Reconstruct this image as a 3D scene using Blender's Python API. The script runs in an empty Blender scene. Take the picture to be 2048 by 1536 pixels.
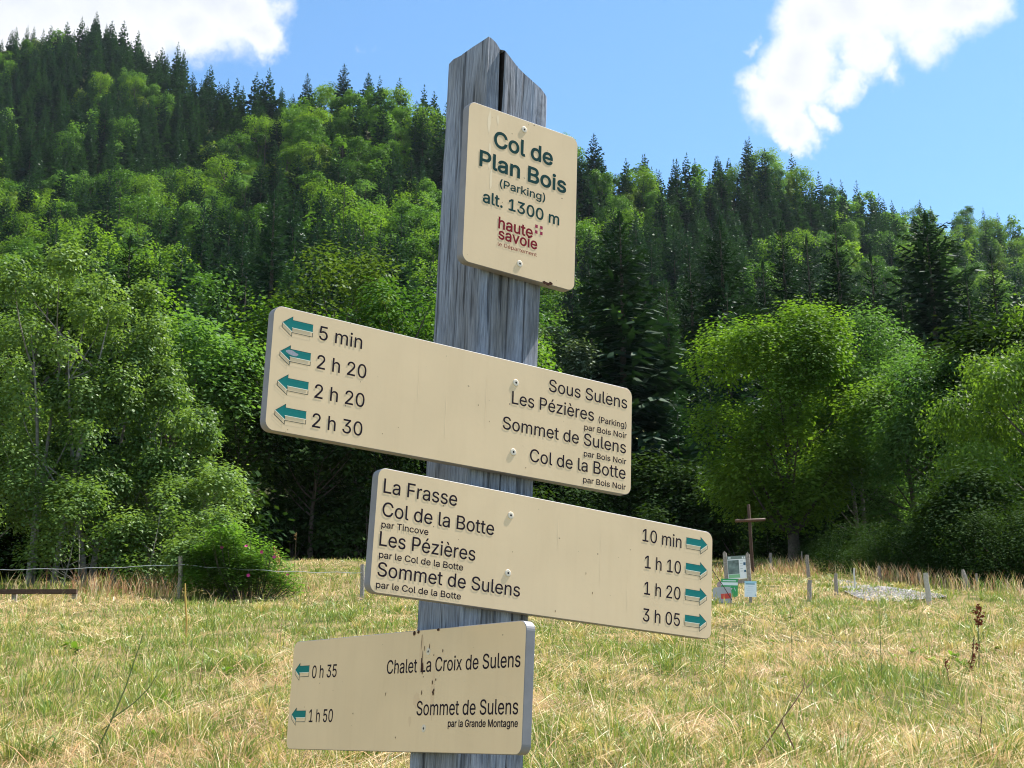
import bpy, bmesh, math, random
import numpy as np
from mathutils import Vector, Matrix

C = bpy.context.scene.collection
R_ = math.radians

# ------------------------------------------------------------------ camera
PITCH = R_(15.297)
FPX = 2894.88                      # focal length in pixels of a 2048 px wide frame
EYE = np.array([0.0, 0.0, 1.6])
cam = bpy.data.cameras.new('camera'); cam.lens = 50.8865; cam.sensor_width = 36
cam.clip_start = 0.05; cam.clip_end = 6000
camo = bpy.data.objects.new('camera', cam); C.objects.link(camo)
camo.location = EYE; camo.rotation_euler = (math.pi/2 + PITCH, 0, 0)
bpy.context.scene.camera = camo

# ------------------------------------------------------------------ light
SUN_EL, SUN_AZ = R_(57), math.atan2(0.881, 0.476)     # azimuth measured from +Y towards +X
sdir = Vector((math.sin(SUN_AZ)*math.cos(SUN_EL), math.cos(SUN_AZ)*math.cos(SUN_EL), math.sin(SUN_EL)))
sl = bpy.data.lights.new('sun', 'SUN'); sl.energy = 5.0; sl.angle = R_(.53); sl.color = (1, .955, .88)
so = bpy.data.objects.new('sun', sl); C.objects.link(so)
so.rotation_euler = sdir.to_track_quat('Z', 'Y').to_euler(); so.location = (60, 20, 80)

vs = bpy.context.scene.view_settings
vs.view_transform = 'Standard'; vs.look = 'None'; vs.gamma = 1; vs.use_curve_mapping = False
vs.exposure = 1.30
cy = bpy.context.scene.cycles
cy.max_bounces = 6; cy.diffuse_bounces = 3; cy.transmission_bounces = 4; cy.transparent_max_bounces = 4
cy.sample_clamp_indirect = 6; cy.use_denoising = True; cy.pixel_filter_type = 'BLACKMAN_HARRIS'; cy.filter_width = 1.1

def ray(px, py):
    """world direction (forward part 1) of a place in the photograph"""
    dx, dy = (px-1024)/FPX, (py-768)/FPX
    fy = math.cos(PITCH) + dy*math.sin(PITCH); fz = math.sin(PITCH) - dy*math.cos(PITCH)
    return dx/fy, fz/fy            # x/y and z/y

# ------------------------------------------------------------------ sky
W = bpy.data.worlds.new('World'); bpy.context.scene.world = W; W.use_nodes = True
def build_sky():
    nt = W.node_tree; N, Lk = nt.nodes, nt.links
    bg = N['Background']; bg.inputs['Strength'].default_value = SKY_STRENGTH
    sky = N.new('ShaderNodeTexSky'); sky.sky_type = 'NISHITA'; sky.sun_disc = False
    sky.sun_elevation = SUN_EL; sky.sun_rotation = SUN_AZ; sky.altitude = 1300
    sky.air_density = 1.0; sky.dust_density = .6; sky.ozone_density = 1.2
    tint = N.new('ShaderNodeMix'); tint.data_type = 'RGBA'; tint.blend_type = 'MULTIPLY'
    tint.inputs['Factor'].default_value = 1; tint.inputs[7].default_value = SKY_TINT
    Lk.new(sky.outputs[0], tint.inputs[6])
    co = N.new('ShaderNodeTexCoord')
    # cumulus clouds: soft lobes round fixed directions, broken up by noise over the sky's direction
    lobes = [(40,-30,250,1),(200,-20,260,1),(330,-10,190,1),(420,10,150,1),(470,20,110,1),(495,66,72,1),(385,70,100,.95),(300,90,90,.8),
             (1700,0,165,1),(1625,55,122,1),(1850,-10,150,1),(1945,15,92,.95),(1590,145,112,1),(1555,205,98,.95),(1585,260,58,.9),(1505,160,52,.6),(1740,115,84,.9),
             (1690,175,54,.8),(1484,98,28,.45),(1790,165,40,.5),(1640,220,44,.8),(735,108,22,.22),(1545,270,36,.8),(1470,200,30,.35),(1870,95,80,.7)]
    def math_(op, a, b=None):
        n = N.new('ShaderNodeMath'); n.operation = op
        for i, v in enumerate((a, b)):
            if v is None: continue
            if isinstance(v, (int, float)): n.inputs[i].default_value = v
            else: Lk.new(v, n.inputs[i])
        return n.outputs[0]
    warp = N.new('ShaderNodeTexNoise'); warp.inputs['Scale'].default_value = 16; warp.inputs['Detail'].default_value = 7
    warp.inputs['Roughness'].default_value = .62
    Lk.new(co.outputs['Generated'], warp.inputs['Vector'])
    ws = N.new('ShaderNodeVectorMath'); ws.operation = 'SUBTRACT'; ws.inputs[1].default_value = (.5, .5, .5)
    Lk.new(warp.outputs['Color'], ws.inputs[0])
    wm = N.new('ShaderNodeVectorMath'); wm.operation = 'MULTIPLY_ADD'; wm.inputs[1].default_value = (.062,)*3
    Lk.new(ws.outputs[0], wm.inputs[0]); Lk.new(co.outputs['Generated'], wm.inputs[2])
    # unseen clouds added beyond the frame to lift and whiten the ambient light (azimuth from +Y towards +X, elevation, radius)
    fill_clouds = [(235, 28, .42), (205, 42, .40), (180, 22, .34), (262, 45, .34), (290, 24, .26), (150, 34, .30), (222, 62, .30), (318, 50, .22)]
    dirs = [(Vector((ray(px, py)[0], 1, ray(px, py)[1])).normalized(), r/FPX, s) for px, py, r, s in lobes]
    dirs += [(Vector((math.sin(R_(az))*math.cos(R_(el)), math.cos(R_(az))*math.cos(R_(el)), math.sin(R_(el)))), r, 1) for az, el, r in fill_clouds]
    field = None
    for d, r, s in dirs:
        dist = N.new('ShaderNodeVectorMath'); dist.operation = 'DISTANCE'; dist.inputs[1].default_value = d
        Lk.new(wm.outputs[0], dist.inputs[0])
        v = math_('MULTIPLY', math_('SUBTRACT', 1.0, math_('DIVIDE', dist.outputs['Value'], r)), s)
        v = math_('MAXIMUM', v, 0)
        if field is None: field = v
        else:
            n = N.new('ShaderNodeMath'); n.operation = 'SMOOTH_MAX'; n.inputs[2].default_value = .04
            Lk.new(field, n.inputs[0]); Lk.new(v, n.inputs[1]); field = n.outputs[0]
    fine = N.new('ShaderNodeTexNoise'); fine.inputs['Scale'].default_value = 55; fine.inputs['Detail'].default_value = 8
    fine.inputs['Roughness'].default_value = .6
    Lk.new(co.outputs['Generated'], fine.inputs['Vector'])
    gate = math_('MINIMUM', math_('MULTIPLY', field, 4.0), 1.0)
    field2 = math_('ADD', field, math_('MULTIPLY', math_('MULTIPLY', math_('SUBTRACT', fine.outputs['Fac'], .5), .42), gate))
    dens = N.new('ShaderNodeMapRange'); dens.interpolation_type = 'SMOOTHSTEP'
    dens.inputs['From Min'].default_value = .06; dens.inputs['From Max'].default_value = .58
    Lk.new(field2, dens.inputs['Value'])
    # thick parts in the middle of the cloud are a little greyer
    shade = N.new('ShaderNodeMapRange'); shade.inputs['From Min'].default_value = .35; shade.inputs['From Max'].default_value = 1.0
    shade.inputs['To Min'].default_value = 1.0; shade.inputs['To Max'].default_value = .0
    Lk.new(field2, shade.inputs['Value'])
    cc = N.new('ShaderNodeMix'); cc.data_type = 'RGBA'
    cc.inputs[6].default_value = CLOUD_GREY; cc.inputs[7].default_value = CLOUD_WHITE
    Lk.new(shade.outputs[0], cc.inputs['Factor'])
    mix = N.new('ShaderNodeMix'); mix.data_type = 'RGBA'
    Lk.new(dens.outputs[0], mix.inputs['Factor']); Lk.new(tint.outputs[2], mix.inputs[6]); Lk.new(cc.outputs[2], mix.inputs[7])
    Lk.new(mix.outputs[2], bg.inputs['Color'])
SKY_STRENGTH = .15
SKY_TINT = (.48, .63, .67, 1)
CLOUD_WHITE = (3.0, 3.03, 3.07, 1); CLOUD_GREY = (2.3, 2.42, 2.64, 1)
build_sky()

# ------------------------------------------------------------------ terrain shape
SLOPE = .169
_sky = [(-500,40,660),(0,52,660),(100,28,660),(200,20,640),(290,60,620),(350,92,590),(480,150,480),(600,135,440),(700,140,420),(800,165,400),(900,205,390),
        (1100,265,390),(1180,305,400),(1380,312,440),(1540,318,450),(1650,350,490),(1800,380,520),(1900,412,540),(2048,430,560),(2500,480,580)]
_T, _D, _Z = [], [], []
for px, py, D in _sky:
    a, b = ray(px, py); _T.append(a); _D.append(D); _Z.append(1.6 + D*b - 16)
def gz(x, y):
    x = np.asarray(x, float); y = np.asarray(y, float)
    k = np.clip((y-5)/6, 0, 1)
    z = SLOPE*y + k*(.09*np.sin(x*.35+1)*np.sin(y*.27) + .045*np.sin(x*.9+y*.7) + .025*np.sin(1.7*x-1.3*y+2))
    t = np.clip(x/np.maximum(y, 1), -.7, .7)
    D = np.interp(t, _T, _D); Z = np.interp(t, _T, _Z); z0 = SLOPE*75
    u = (y-75)/(D-75)
    h = z0 + (Z-z0)*(.5*u+.5*u*u)
    h = np.where(u > 1, Z - .3*(y-D), h) + np.clip((y-110)/60, 0, 1)*(2.2*np.sin(x*.05+y*.021)+1.6*np.sin(x*.023-y*.047+1))
    h = np.maximum(h, -60)
    return np.where(y > 75, np.where(u > 0, h, z), z)
def at_ground(px, py):
    """point of the meadow seen at a place of the photograph"""
    a, b = ray(px, py)
    y = 3.0
    while y < 140:
        if float(gz(a*y, y)) >= 1.6 + b*y: break
        y += .05
    return a*y, y, float(gz(a*y, y))
def at_depth(px, D):
    """ground point in the column px at the distance D"""
    z = SLOPE*D
    for _ in range(4):
        py = 768 + FPX*math.tan(PITCH - math.atan2(z-1.6, D))
        x = ray(px, py)[0]*D; z = float(gz(x, D))
    return x, D, z
def z_at(py, px, D): return 1.6 + ray(px, py)[1]*D
def mpp(D): return D/FPX          # metres per photograph pixel at the distance D

# ------------------------------------------------------------------ object helpers
def tag(o, label, cat, group=None, kind=None):
    if label: o['label'] = label
    if cat: o['category'] = cat
    if group: o['group'] = group
    if kind: o['kind'] = kind
    return o
def empty(name, loc, rot=None, label=None, cat=None, group=None):
    o = bpy.data.objects.new(name, None); C.objects.link(o); o.empty_display_size = .1
    o.location = loc
    if rot: o.rotation_euler = rot
    return tag(o, label, cat, group)
def link(name, me, parent=None, mats=()):
    for m in mats: me.materials.append(m)
    o = bpy.data.objects.new(name, me); C.objects.link(o)
    if parent: o.parent = parent
    return o
def copy_tree(o, parent=None):
    c = o.copy(); C.objects.link(c)
    if parent: c.parent = parent
    for ch in o.children: copy_tree(ch, c)
    return c

class Soup:
    """collects loose faces of 3 or 4 corners in arrays and turns them into one mesh"""
    def __init__(s): s.v = []; s.f = []; s.m = []; s.a = []; s.n = 0
    def add(s, v, f, mat=0, att=None):
        v = np.asarray(v, np.float32).reshape(-1, 3); f = np.asarray(f, np.int32)
        s.v.append(v); s.f.append((f + s.n, np.full(len(f), mat, np.int32)))
        if att is None: att = np.full(len(v), .5, np.float32)
        s.a.append(np.asarray(att, np.float32)); s.n += len(v)
    def arrays(s):
        return np.concatenate(s.v), s.f, np.concatenate(s.a)
    def build(s, name, smooth=False, color=False):
        me = bpy.data.meshes.new(name)
        v = np.concatenate(s.v); me.vertices.add(len(v)); me.vertices.foreach_set('co', v.ravel())
        tot = np.concatenate([np.full(len(f), f.shape[1], np.int32) for f, m in s.f])
        idx = np.concatenate([f.ravel() for f, m in s.f])
        mat = np.concatenate([m for f, m in s.f])
        me.loops.add(len(idx)); me.loops.foreach_set('vertex_index', idx)
        st = np.zeros(len(tot), np.int32); st[1:] = np.cumsum(tot)[:-1]
        me.polygons.add(len(tot)); me.polygons.foreach_set('loop_start', st)
        me.polygons.foreach_set('material_index', mat)
        me.polygons.foreach_set('use_smooth', np.full(len(tot), smooth))
        a = np.concatenate(s.a)
        if color:
            at = me.color_attributes.new('col', 'FLOAT_COLOR', 'POINT')
            at.data.foreach_set('color', np.concatenate([a, np.ones((len(a), 1), np.float32)], 1).ravel())
        else:
            at = me.attributes.new('tint', 'FLOAT', 'POINT'); at.data.foreach_set('value', a)
        me.update(calc_edges=True); me.validate(clean_customdata=False)
        return me
    def tube(s, pts, rad, sides=6, mat=0, cap=True):
        pts = np.asarray(pts, float); n = len(pts); rad = np.broadcast_to(rad, (n,))
        d = np.gradient(pts, axis=0); d /= np.linalg.norm(d, axis=1)[:, None]+1e-9
        up = np.array([0, 0, 1.]) if abs(d[0][2]) < .9 else np.array([1., 0, 0])
        rings = []
        for i in range(n):
            a = np.cross(d[i], up); a /= np.linalg.norm(a)+1e-9; b = np.cross(d[i], a)
            th = np.arange(sides)*2*math.pi/sides
            rings.append(pts[i] + rad[i]*(np.cos(th)[:, None]*a + np.sin(th)[:, None]*b))
        v = np.concatenate(rings)
        f = []
        for i in range(n-1):
            for j in range(sides):
                k = (j+1) % sides
                f.append((i*sides+j, i*sides+k, (i+1)*sides+k, (i+1)*sides+j))
        s.add(v, f, mat)
        if cap:
            for base in (0, (n-1)*sides):
                c = pts[0] if base == 0 else pts[-1]
                s.add(np.vstack([rings[0 if base == 0 else -1], c]), [(j, (j+1) % sides, sides) for j in range(sides)], mat)
    def box(s, x0, x1, y0, y1, z0, z1, mat=0, M=None):
        v = np.array([(x, y, z) for z in (z0, z1) for y in (y0, y1) for x in (x0, x1)], float)
        if M is not None: v = np.array([M @ Vector(q) for q in v])
        s.add(v, [(0,2,3,1),(4,5,7,6),(0,1,5,4),(2,6,7,3),(0,4,6,2),(1,3,7,5)], mat)

def unit(a): return a/(np.linalg.norm(a, axis=-1, keepdims=True)+1e-9)
def leaf_quads(P, Nrm, L, Wd, rng, tip=None):
    """rhombic leaves: centres P, normals Nrm, length L, width Wd"""
    n = len(P); r = unit(rng.normal(size=(n, 3))) if tip is None else tip
    a = unit(r - Nrm*np.sum(r*Nrm, 1)[:, None]); b = np.cross(Nrm, a)
    L = np.broadcast_to(L, (n,))[:, None]; Wd = np.broadcast_to(Wd, (n,))[:, None]
    v = np.stack([P-a*L/2, P+b*Wd/2-a*L*.05, P+a*L/2, P-b*Wd/2-a*L*.05], 1).reshape(-1, 3)
    return v, np.arange(4*n).reshape(n, 4)

# ------------------------------------------------------------------ material helpers
def mat(name):
    m = bpy.data.materials.new(name); m.use_nodes = True
    return m, m.node_tree.nodes, m.node_tree.links, m.node_tree.nodes['Principled BSDF']
def plain(name, col, rough=.6, spec=.3, noise=0, scale=8, bump=0, metallic=0):
    m, N, Lk, P = mat(name)
    P.inputs['Base Color'].default_value = (*col, 1); P.inputs['Roughness'].default_value = rough
    P.inputs['Specular IOR Level'].default_value = spec; P.inputs['Metallic'].default_value = metallic
    if noise or bump:
        co = N.new('ShaderNodeTexCoord'); t = N.new('ShaderNodeTexNoise'); t.inputs['Scale'].default_value = scale; t.inputs['Detail'].default_value = 6
        Lk.new(co.outputs['Object'], t.inputs['Vector'])
        if noise:
            r = N.new('ShaderNodeValToRGB'); e = r.color_ramp.elements
            e[0].position = .25; e[1].position = .75
            e[0].color = (*[c*(1-noise) for c in col], 1); e[1].color = (*[min(1, c*(1+noise)) for c in col], 1)
            Lk.new(t.outputs['Fac'], r.inputs[0]); Lk.new(r.outputs[0], P.inputs['Base Color'])
        if bump:
            b = N.new('ShaderNodeBump'); b.inputs['Strength'].default_value = bump; b.inputs['Distance'].default_value = .02
            Lk.new(t.outputs['Fac'], b.inputs['Height']); Lk.new(b.outputs[0], P.inputs['Normal'])
    return m
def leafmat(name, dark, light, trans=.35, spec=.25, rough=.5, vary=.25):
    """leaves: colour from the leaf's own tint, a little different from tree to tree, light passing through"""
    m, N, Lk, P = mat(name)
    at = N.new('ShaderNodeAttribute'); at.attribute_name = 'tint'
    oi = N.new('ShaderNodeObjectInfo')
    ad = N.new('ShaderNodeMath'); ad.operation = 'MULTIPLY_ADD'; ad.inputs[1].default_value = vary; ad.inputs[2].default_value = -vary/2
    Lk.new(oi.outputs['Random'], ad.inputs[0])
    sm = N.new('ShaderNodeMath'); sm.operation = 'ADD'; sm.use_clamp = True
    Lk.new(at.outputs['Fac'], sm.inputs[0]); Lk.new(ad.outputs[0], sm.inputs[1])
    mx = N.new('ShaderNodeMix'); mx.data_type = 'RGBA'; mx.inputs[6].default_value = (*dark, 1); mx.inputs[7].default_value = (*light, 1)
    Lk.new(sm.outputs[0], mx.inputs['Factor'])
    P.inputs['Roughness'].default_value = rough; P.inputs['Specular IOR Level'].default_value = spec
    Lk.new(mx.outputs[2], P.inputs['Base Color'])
    tr = N.new('ShaderNodeBsdfTranslucent')
    tm = N.new('ShaderNodeMix'); tm.data_type = 'RGBA'; tm.blend_type = 'MULTIPLY'; tm.inputs['Factor'].default_value = 1
    tm.inputs[7].default_value = (1.45, 1.45, .6, 1)
    Lk.new(mx.outputs[2], tm.inputs[6]); Lk.new(tm.outputs[2], tr.inputs['Color'])
    ms = N.new('ShaderNodeMixShader'); ms.inputs[0].default_value = trans
    Lk.new(P.outputs[0], ms.inputs[1]); Lk.new(tr.outputs[0], ms.inputs[2])
    Lk.new(ms.outputs[0], N['Material Output'].inputs['Surface'])
    return m
def grassmat(name):
    m, N, Lk, P = mat(name)
    at = N.new('ShaderNodeAttribute'); at.attribute_name = 'col'
    P.inputs['Roughness'].default_value = .45; P.inputs['Specular IOR Level'].default_value = .35
    Lk.new(at.outputs['Color'], P.inputs['Base Color'])
    tr = N.new('ShaderNodeBsdfTranslucent'); Lk.new(at.outputs['Color'], tr.inputs['Color'])
    ms = N.new('ShaderNodeMixShader'); ms.inputs[0].default_value = .3
    Lk.new(P.outputs[0], ms.inputs[1]); Lk.new(tr.outputs[0], ms.inputs[2]); Lk.new(ms.outputs[0], N['Material Output'].inputs['Surface'])
    return m

BARK = plain('bark', (.085, .07, .058), .9, .1, .45, 9, .6)
BARK_PALE = plain('pale bark', (.20, .185, .165), .85, .1, .4, 12, .5)
GRASS = grassmat('grass')
WOOD_POST = plain('weathered fence wood', (.27, .235, .205), .85, .15, .35, 25, .6)
WOOD_BROWN = plain('brown stained wood', (.07, .042, .03), .75, .2, .3, 18, .4)
WIRE = plain('galvanised wire', (.55, .56, .58), .4, .5, metallic=.6)

# ------------------------------------------------------------------ terrain sheet
def build_terrain():
    ys = np.concatenate([[-60, -30, -15, -8, -4], np.arange(-2, 78, 1.0), np.arange(78, 150, 4), np.arange(150, 700, 12), [720, 780, 900, 1200, 1800, 3000]])
    xs = np.concatenate([[-1800, -1000, -600, -450], np.arange(-340, -60, 14), np.arange(-60, -24, 4), np.arange(-24, 24.1, 1.0), np.arange(28, 61, 4), np.arange(70, 345, 14), [450, 600, 1000, 1800]])
    X, Y = np.meshgrid(xs, ys); Z = gz(X, Y)
    v = np.stack([X, Y, Z], 2).reshape(-1, 3); nx = len(xs)
    i = (np.arange(len(ys)-1)[:, None]*nx + np.arange(nx-1)[None, :]).ravel()
    s = Soup(); s.add(v, np.stack([i, i+1, i+nx+1, i+nx], 1))
    me = s.build('ground', smooth=True)
    m, N, Lk, P = mat('meadow soil and forest floor')
    P.inputs['Roughness'].default_value = .95; P.inputs['Specular IOR Level'].default_value = .05
    co = N.new('ShaderNodeTexCoord'); sp = N.new('ShaderNodeSeparateXYZ'); Lk.new(co.outputs['Object'], sp.inputs[0])
    def noise(scale, detail=6):
        t = N.new('ShaderNodeTexNoise'); t.inputs['Scale'].default_value = scale; t.inputs['Detail'].default_value = detail
        Lk.new(co.outputs['Object'], t.inputs['Vector']); return t.outputs['Fac']
    def ramp(fac, stops):
        r = N.new('ShaderNodeValToRGB'); e = r.color_ramp.elements
        while len(e) < len(stops): e.new(.5)
        for k, (p, c) in enumerate(stops): e[k].position = p; e[k].color = (*c, 1)
        Lk.new(fac, r.inputs[0]); return r.outputs[0]
    near = ramp(noise(1.6, 9), [(.3, (.05, .058, .018)), (.46, (.13, .11, .045)), (.62, (.24, .18, .085)), (.75, (.07, .085, .025))])
    wood = ramp(noise(.35, 8), [(.35, (.022, .026, .012)), (.6, (.045, .05, .02)), (.75, (.07, .075, .03))])
    clear = ramp(noise(.25, 8), [(.35, (.10, .13, .035)), (.55, (.20, .22, .06)), (.72, (.26, .22, .11))])
    def mr(val, a, b):
        n = N.new('ShaderNodeMapRange'); n.interpolation_type = 'SMOOTHSTEP'
        n.inputs['From Min'].default_value = a; n.inputs['From Max'].default_value = b; Lk.new(val, n.inputs['Value']); return n.outputs[0]
    def mixc(f, a, b):
        n = N.new('ShaderNodeMix'); n.data_type = 'RGBA'; Lk.new(f, n.inputs['Factor']); Lk.new(a, n.inputs[6]); Lk.new(b, n.inputs[7]); return n.outputs[2]
    base = mixc(mr(sp.outputs['Y'], 70, 80), near, wood)
    dv = N.new('ShaderNodeVectorMath'); dv.operation = 'DISTANCE'; mp = N.new('ShaderNodeMapping'); mp.inputs['Scale'].default_value = (1, .55, 0)
    Lk.new(co.outputs['Object'], mp.inputs[0]); Lk.new(mp.outputs[0], dv.inputs[0]); dv.inputs[1].default_value = (13, 168*.55, 0)
    base = mixc(mr(dv.outputs['Value'], 24, 14), base, clear)
    Lk.new(base, P.inputs['Base Color'])
    b = N.new('ShaderNodeBump'); b.inputs['Strength'].default_value = .6; b.inputs['Distance'].default_value = .05
    Lk.new(noise(9, 8), b.inputs['Height']); Lk.new(b.outputs[0], P.inputs['Normal'])
    o = link('ground', me, mats=[m]); o['kind'] = 'structure'
    o['label'] = 'sloping meadow ground that rises into a wooded hillside'
build_terrain()

# ------------------------------------------------------------------ gravel path
def build_path():
    poly = [(1664,1163),(1672,1173),(1690,1186),(1712,1197),(1738,1205),(1780,1207),(1822,1204),(1858,1200),(1895,1197),(1885,1192),(1858,1189),(1812,1183),(1762,1176),(1722,1170),(1694,1164)]
    P = [at_ground(*q) for q in poly]
    bm = bmesh.new(); vsx = [bm.verts.new((x, y, z)) for x, y, z in P]; bm.faces.new(vsx)
    bmesh.ops.triangulate(bm, faces=bm.faces[:]); bmesh.ops.subdivide_edges(bm, edges=bm.edges[:], cuts=4, use_grid_fill=True)
    for v in bm.verts: v.co.z = float(gz(v.co.x, v.co.y)) + .035
    me = bpy.data.meshes.new('gravel_path'); bm.to_mesh(me); bm.free()
    o = link('gravel_path', me, mats=[plain('gravel', (.29, .275, .26), .9, .1, .35, 14, .7)])
    o['kind'] = 'structure'; o['label'] = 'patch of pale grey gravel path crossing the meadow'
    tri = np.array([q[:2] for q in P]); rng = np.random.default_rng(4); s = Soup()
    from mathutils.geometry import intersect_point_tri_2d
    lo, hi = tri.min(0), tri.max(0); n = 0
    def inside(x, y):
        c = False; j = len(tri)-1
        for i in range(len(tri)):
            (xi, yi), (xj, yj) = tri[i], tri[j]
            if (yi > y) != (yj > y) and x < (xj-xi)*(y-yi)/(yj-yi)+xi: c = not c
            j = i
        return c
    while n < 2600:
        x, y = lo + rng.random(2)*(hi-lo)
        if not inside(x, y): continue
        r = .02 + .035*rng.random()**2; z = float(gz(x, y)) + .04; a = rng.random()*6.3
        v = [(x+r*math.cos(a+k*1.57)*(.7+.5*rng.random()), y+r*math.sin(a+k*1.57), z) for k in range(4)] + [(x, y, z+r*(.25+.35*rng.random()))]
        c = (.15+.17*rng.random())*np.array([1, .94, .92])
        s.add(v, [(0,1,4),(1,2,4),(2,3,4),(3,0,4)], 0, np.tile(c, (5, 1))); n += 1
    me = s.build('gravel', color=True); o = link('gravel', me, mats=[GRASS_STONE])
    tag(o, 'loose pale stones lying on the gravel path', 'gravel', kind='stuff')
def stonemat():
    m, N, Lk, P = mat('loose stone'); at = N.new('ShaderNodeAttribute'); at.attribute_name = 'col'
    Lk.new(at.outputs['Color'], P.inputs['Base Color']); P.inputs['Roughness'].default_value = .85; return m
GRASS_STONE = stonemat()
build_path()

# ------------------------------------------------------------------ meadow grass
def vnoise(x, y, seed):
    """smooth value noise 0..1"""
    rng = np.random.default_rng(seed); T = rng.random((64, 64))
    xi = np.floor(x).astype(int); yi = np.floor(y).astype(int); fx = x-xi; fy = y-yi
    fx = fx*fx*(3-2*fx); fy = fy*fy*(3-2*fy)
    g = lambda i, j: T[i % 64, j % 64]
    return (g(xi, yi)*(1-fx)+g(xi+1, yi)*fx)*(1-fy) + (g(xi, yi+1)*(1-fx)+g(xi+1, yi+1)*fx)*fy
def fbm(x, y, seed): return (vnoise(x, y, seed)*.5 + vnoise(x*2.1+7, y*2.1, seed+1)*.3 + vnoise(x*4.3, y*4.3+3, seed+2)*.2)

GREEN = np.array([(.11,.18,.026),(.18,.245,.038),(.265,.305,.055),(.13,.215,.04)]); YEL = np.array([(.36,.345,.10),(.44,.39,.13),(.48,.40,.15)])
STRAW = np.array([(.62,.48,.25),(.70,.56,.32),(.54,.38,.20),(.76,.64,.40)]); BROWN = np.array([(.30,.16,.085),(.38,.22,.11)])
HAYPINK = np.array([(.58,.40,.24),(.50,.33,.19),(.66,.50,.33)])
def blades(s, x, y, H, lean, az, wd, col, curve=.35, tipc=None):
    """curved grass blades: root, two mid points, tip"""
    n = len(x); z = gz(x, y)
    P0 = np.stack([x, y, z-.01], 1)
    d = np.stack([np.cos(az)*np.sin(lean), np.sin(az)*np.sin(lean), np.cos(lean)], 1)
    l2 = np.minimum(lean+curve, 1.62)
    d2 = np.stack([np.cos(az)*np.sin(l2), np.sin(az)*np.sin(l2), np.cos(l2)], 1)
    P1 = P0 + d*(H*.55)[:, None]; P2 = P1 + d2*(H*.45)[:, None]
    rng = np.random.default_rng(len(x)); th = rng.random(n)*6.283
    w = np.stack([np.cos(th), np.sin(th), np.zeros(n)], 1)*(wd/2)[:, None]
    v = np.stack([P0-w*.7, P0+w*.7, P1+w, P1-w, P2], 1).reshape(-1, 3)
    b = np.arange(n)*5
    c = np.repeat(col, 5, 0)
    s.add(v, np.stack([b, b+1, b+2, b+3], 1), 0, c)
    s.f.append((np.stack([b+3, b+2, b+4], 1).astype(np.int32) + (s.n-5*n), np.zeros(n, np.int32)))
def pick(P, rng, n):
    c = P[rng.integers(0, len(P), n)]; return c*(.90+.46*rng.random((n, 1)))*np.array([1.08, 1.0, .97])+rng.normal(size=(n, 3))*.006
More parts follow.
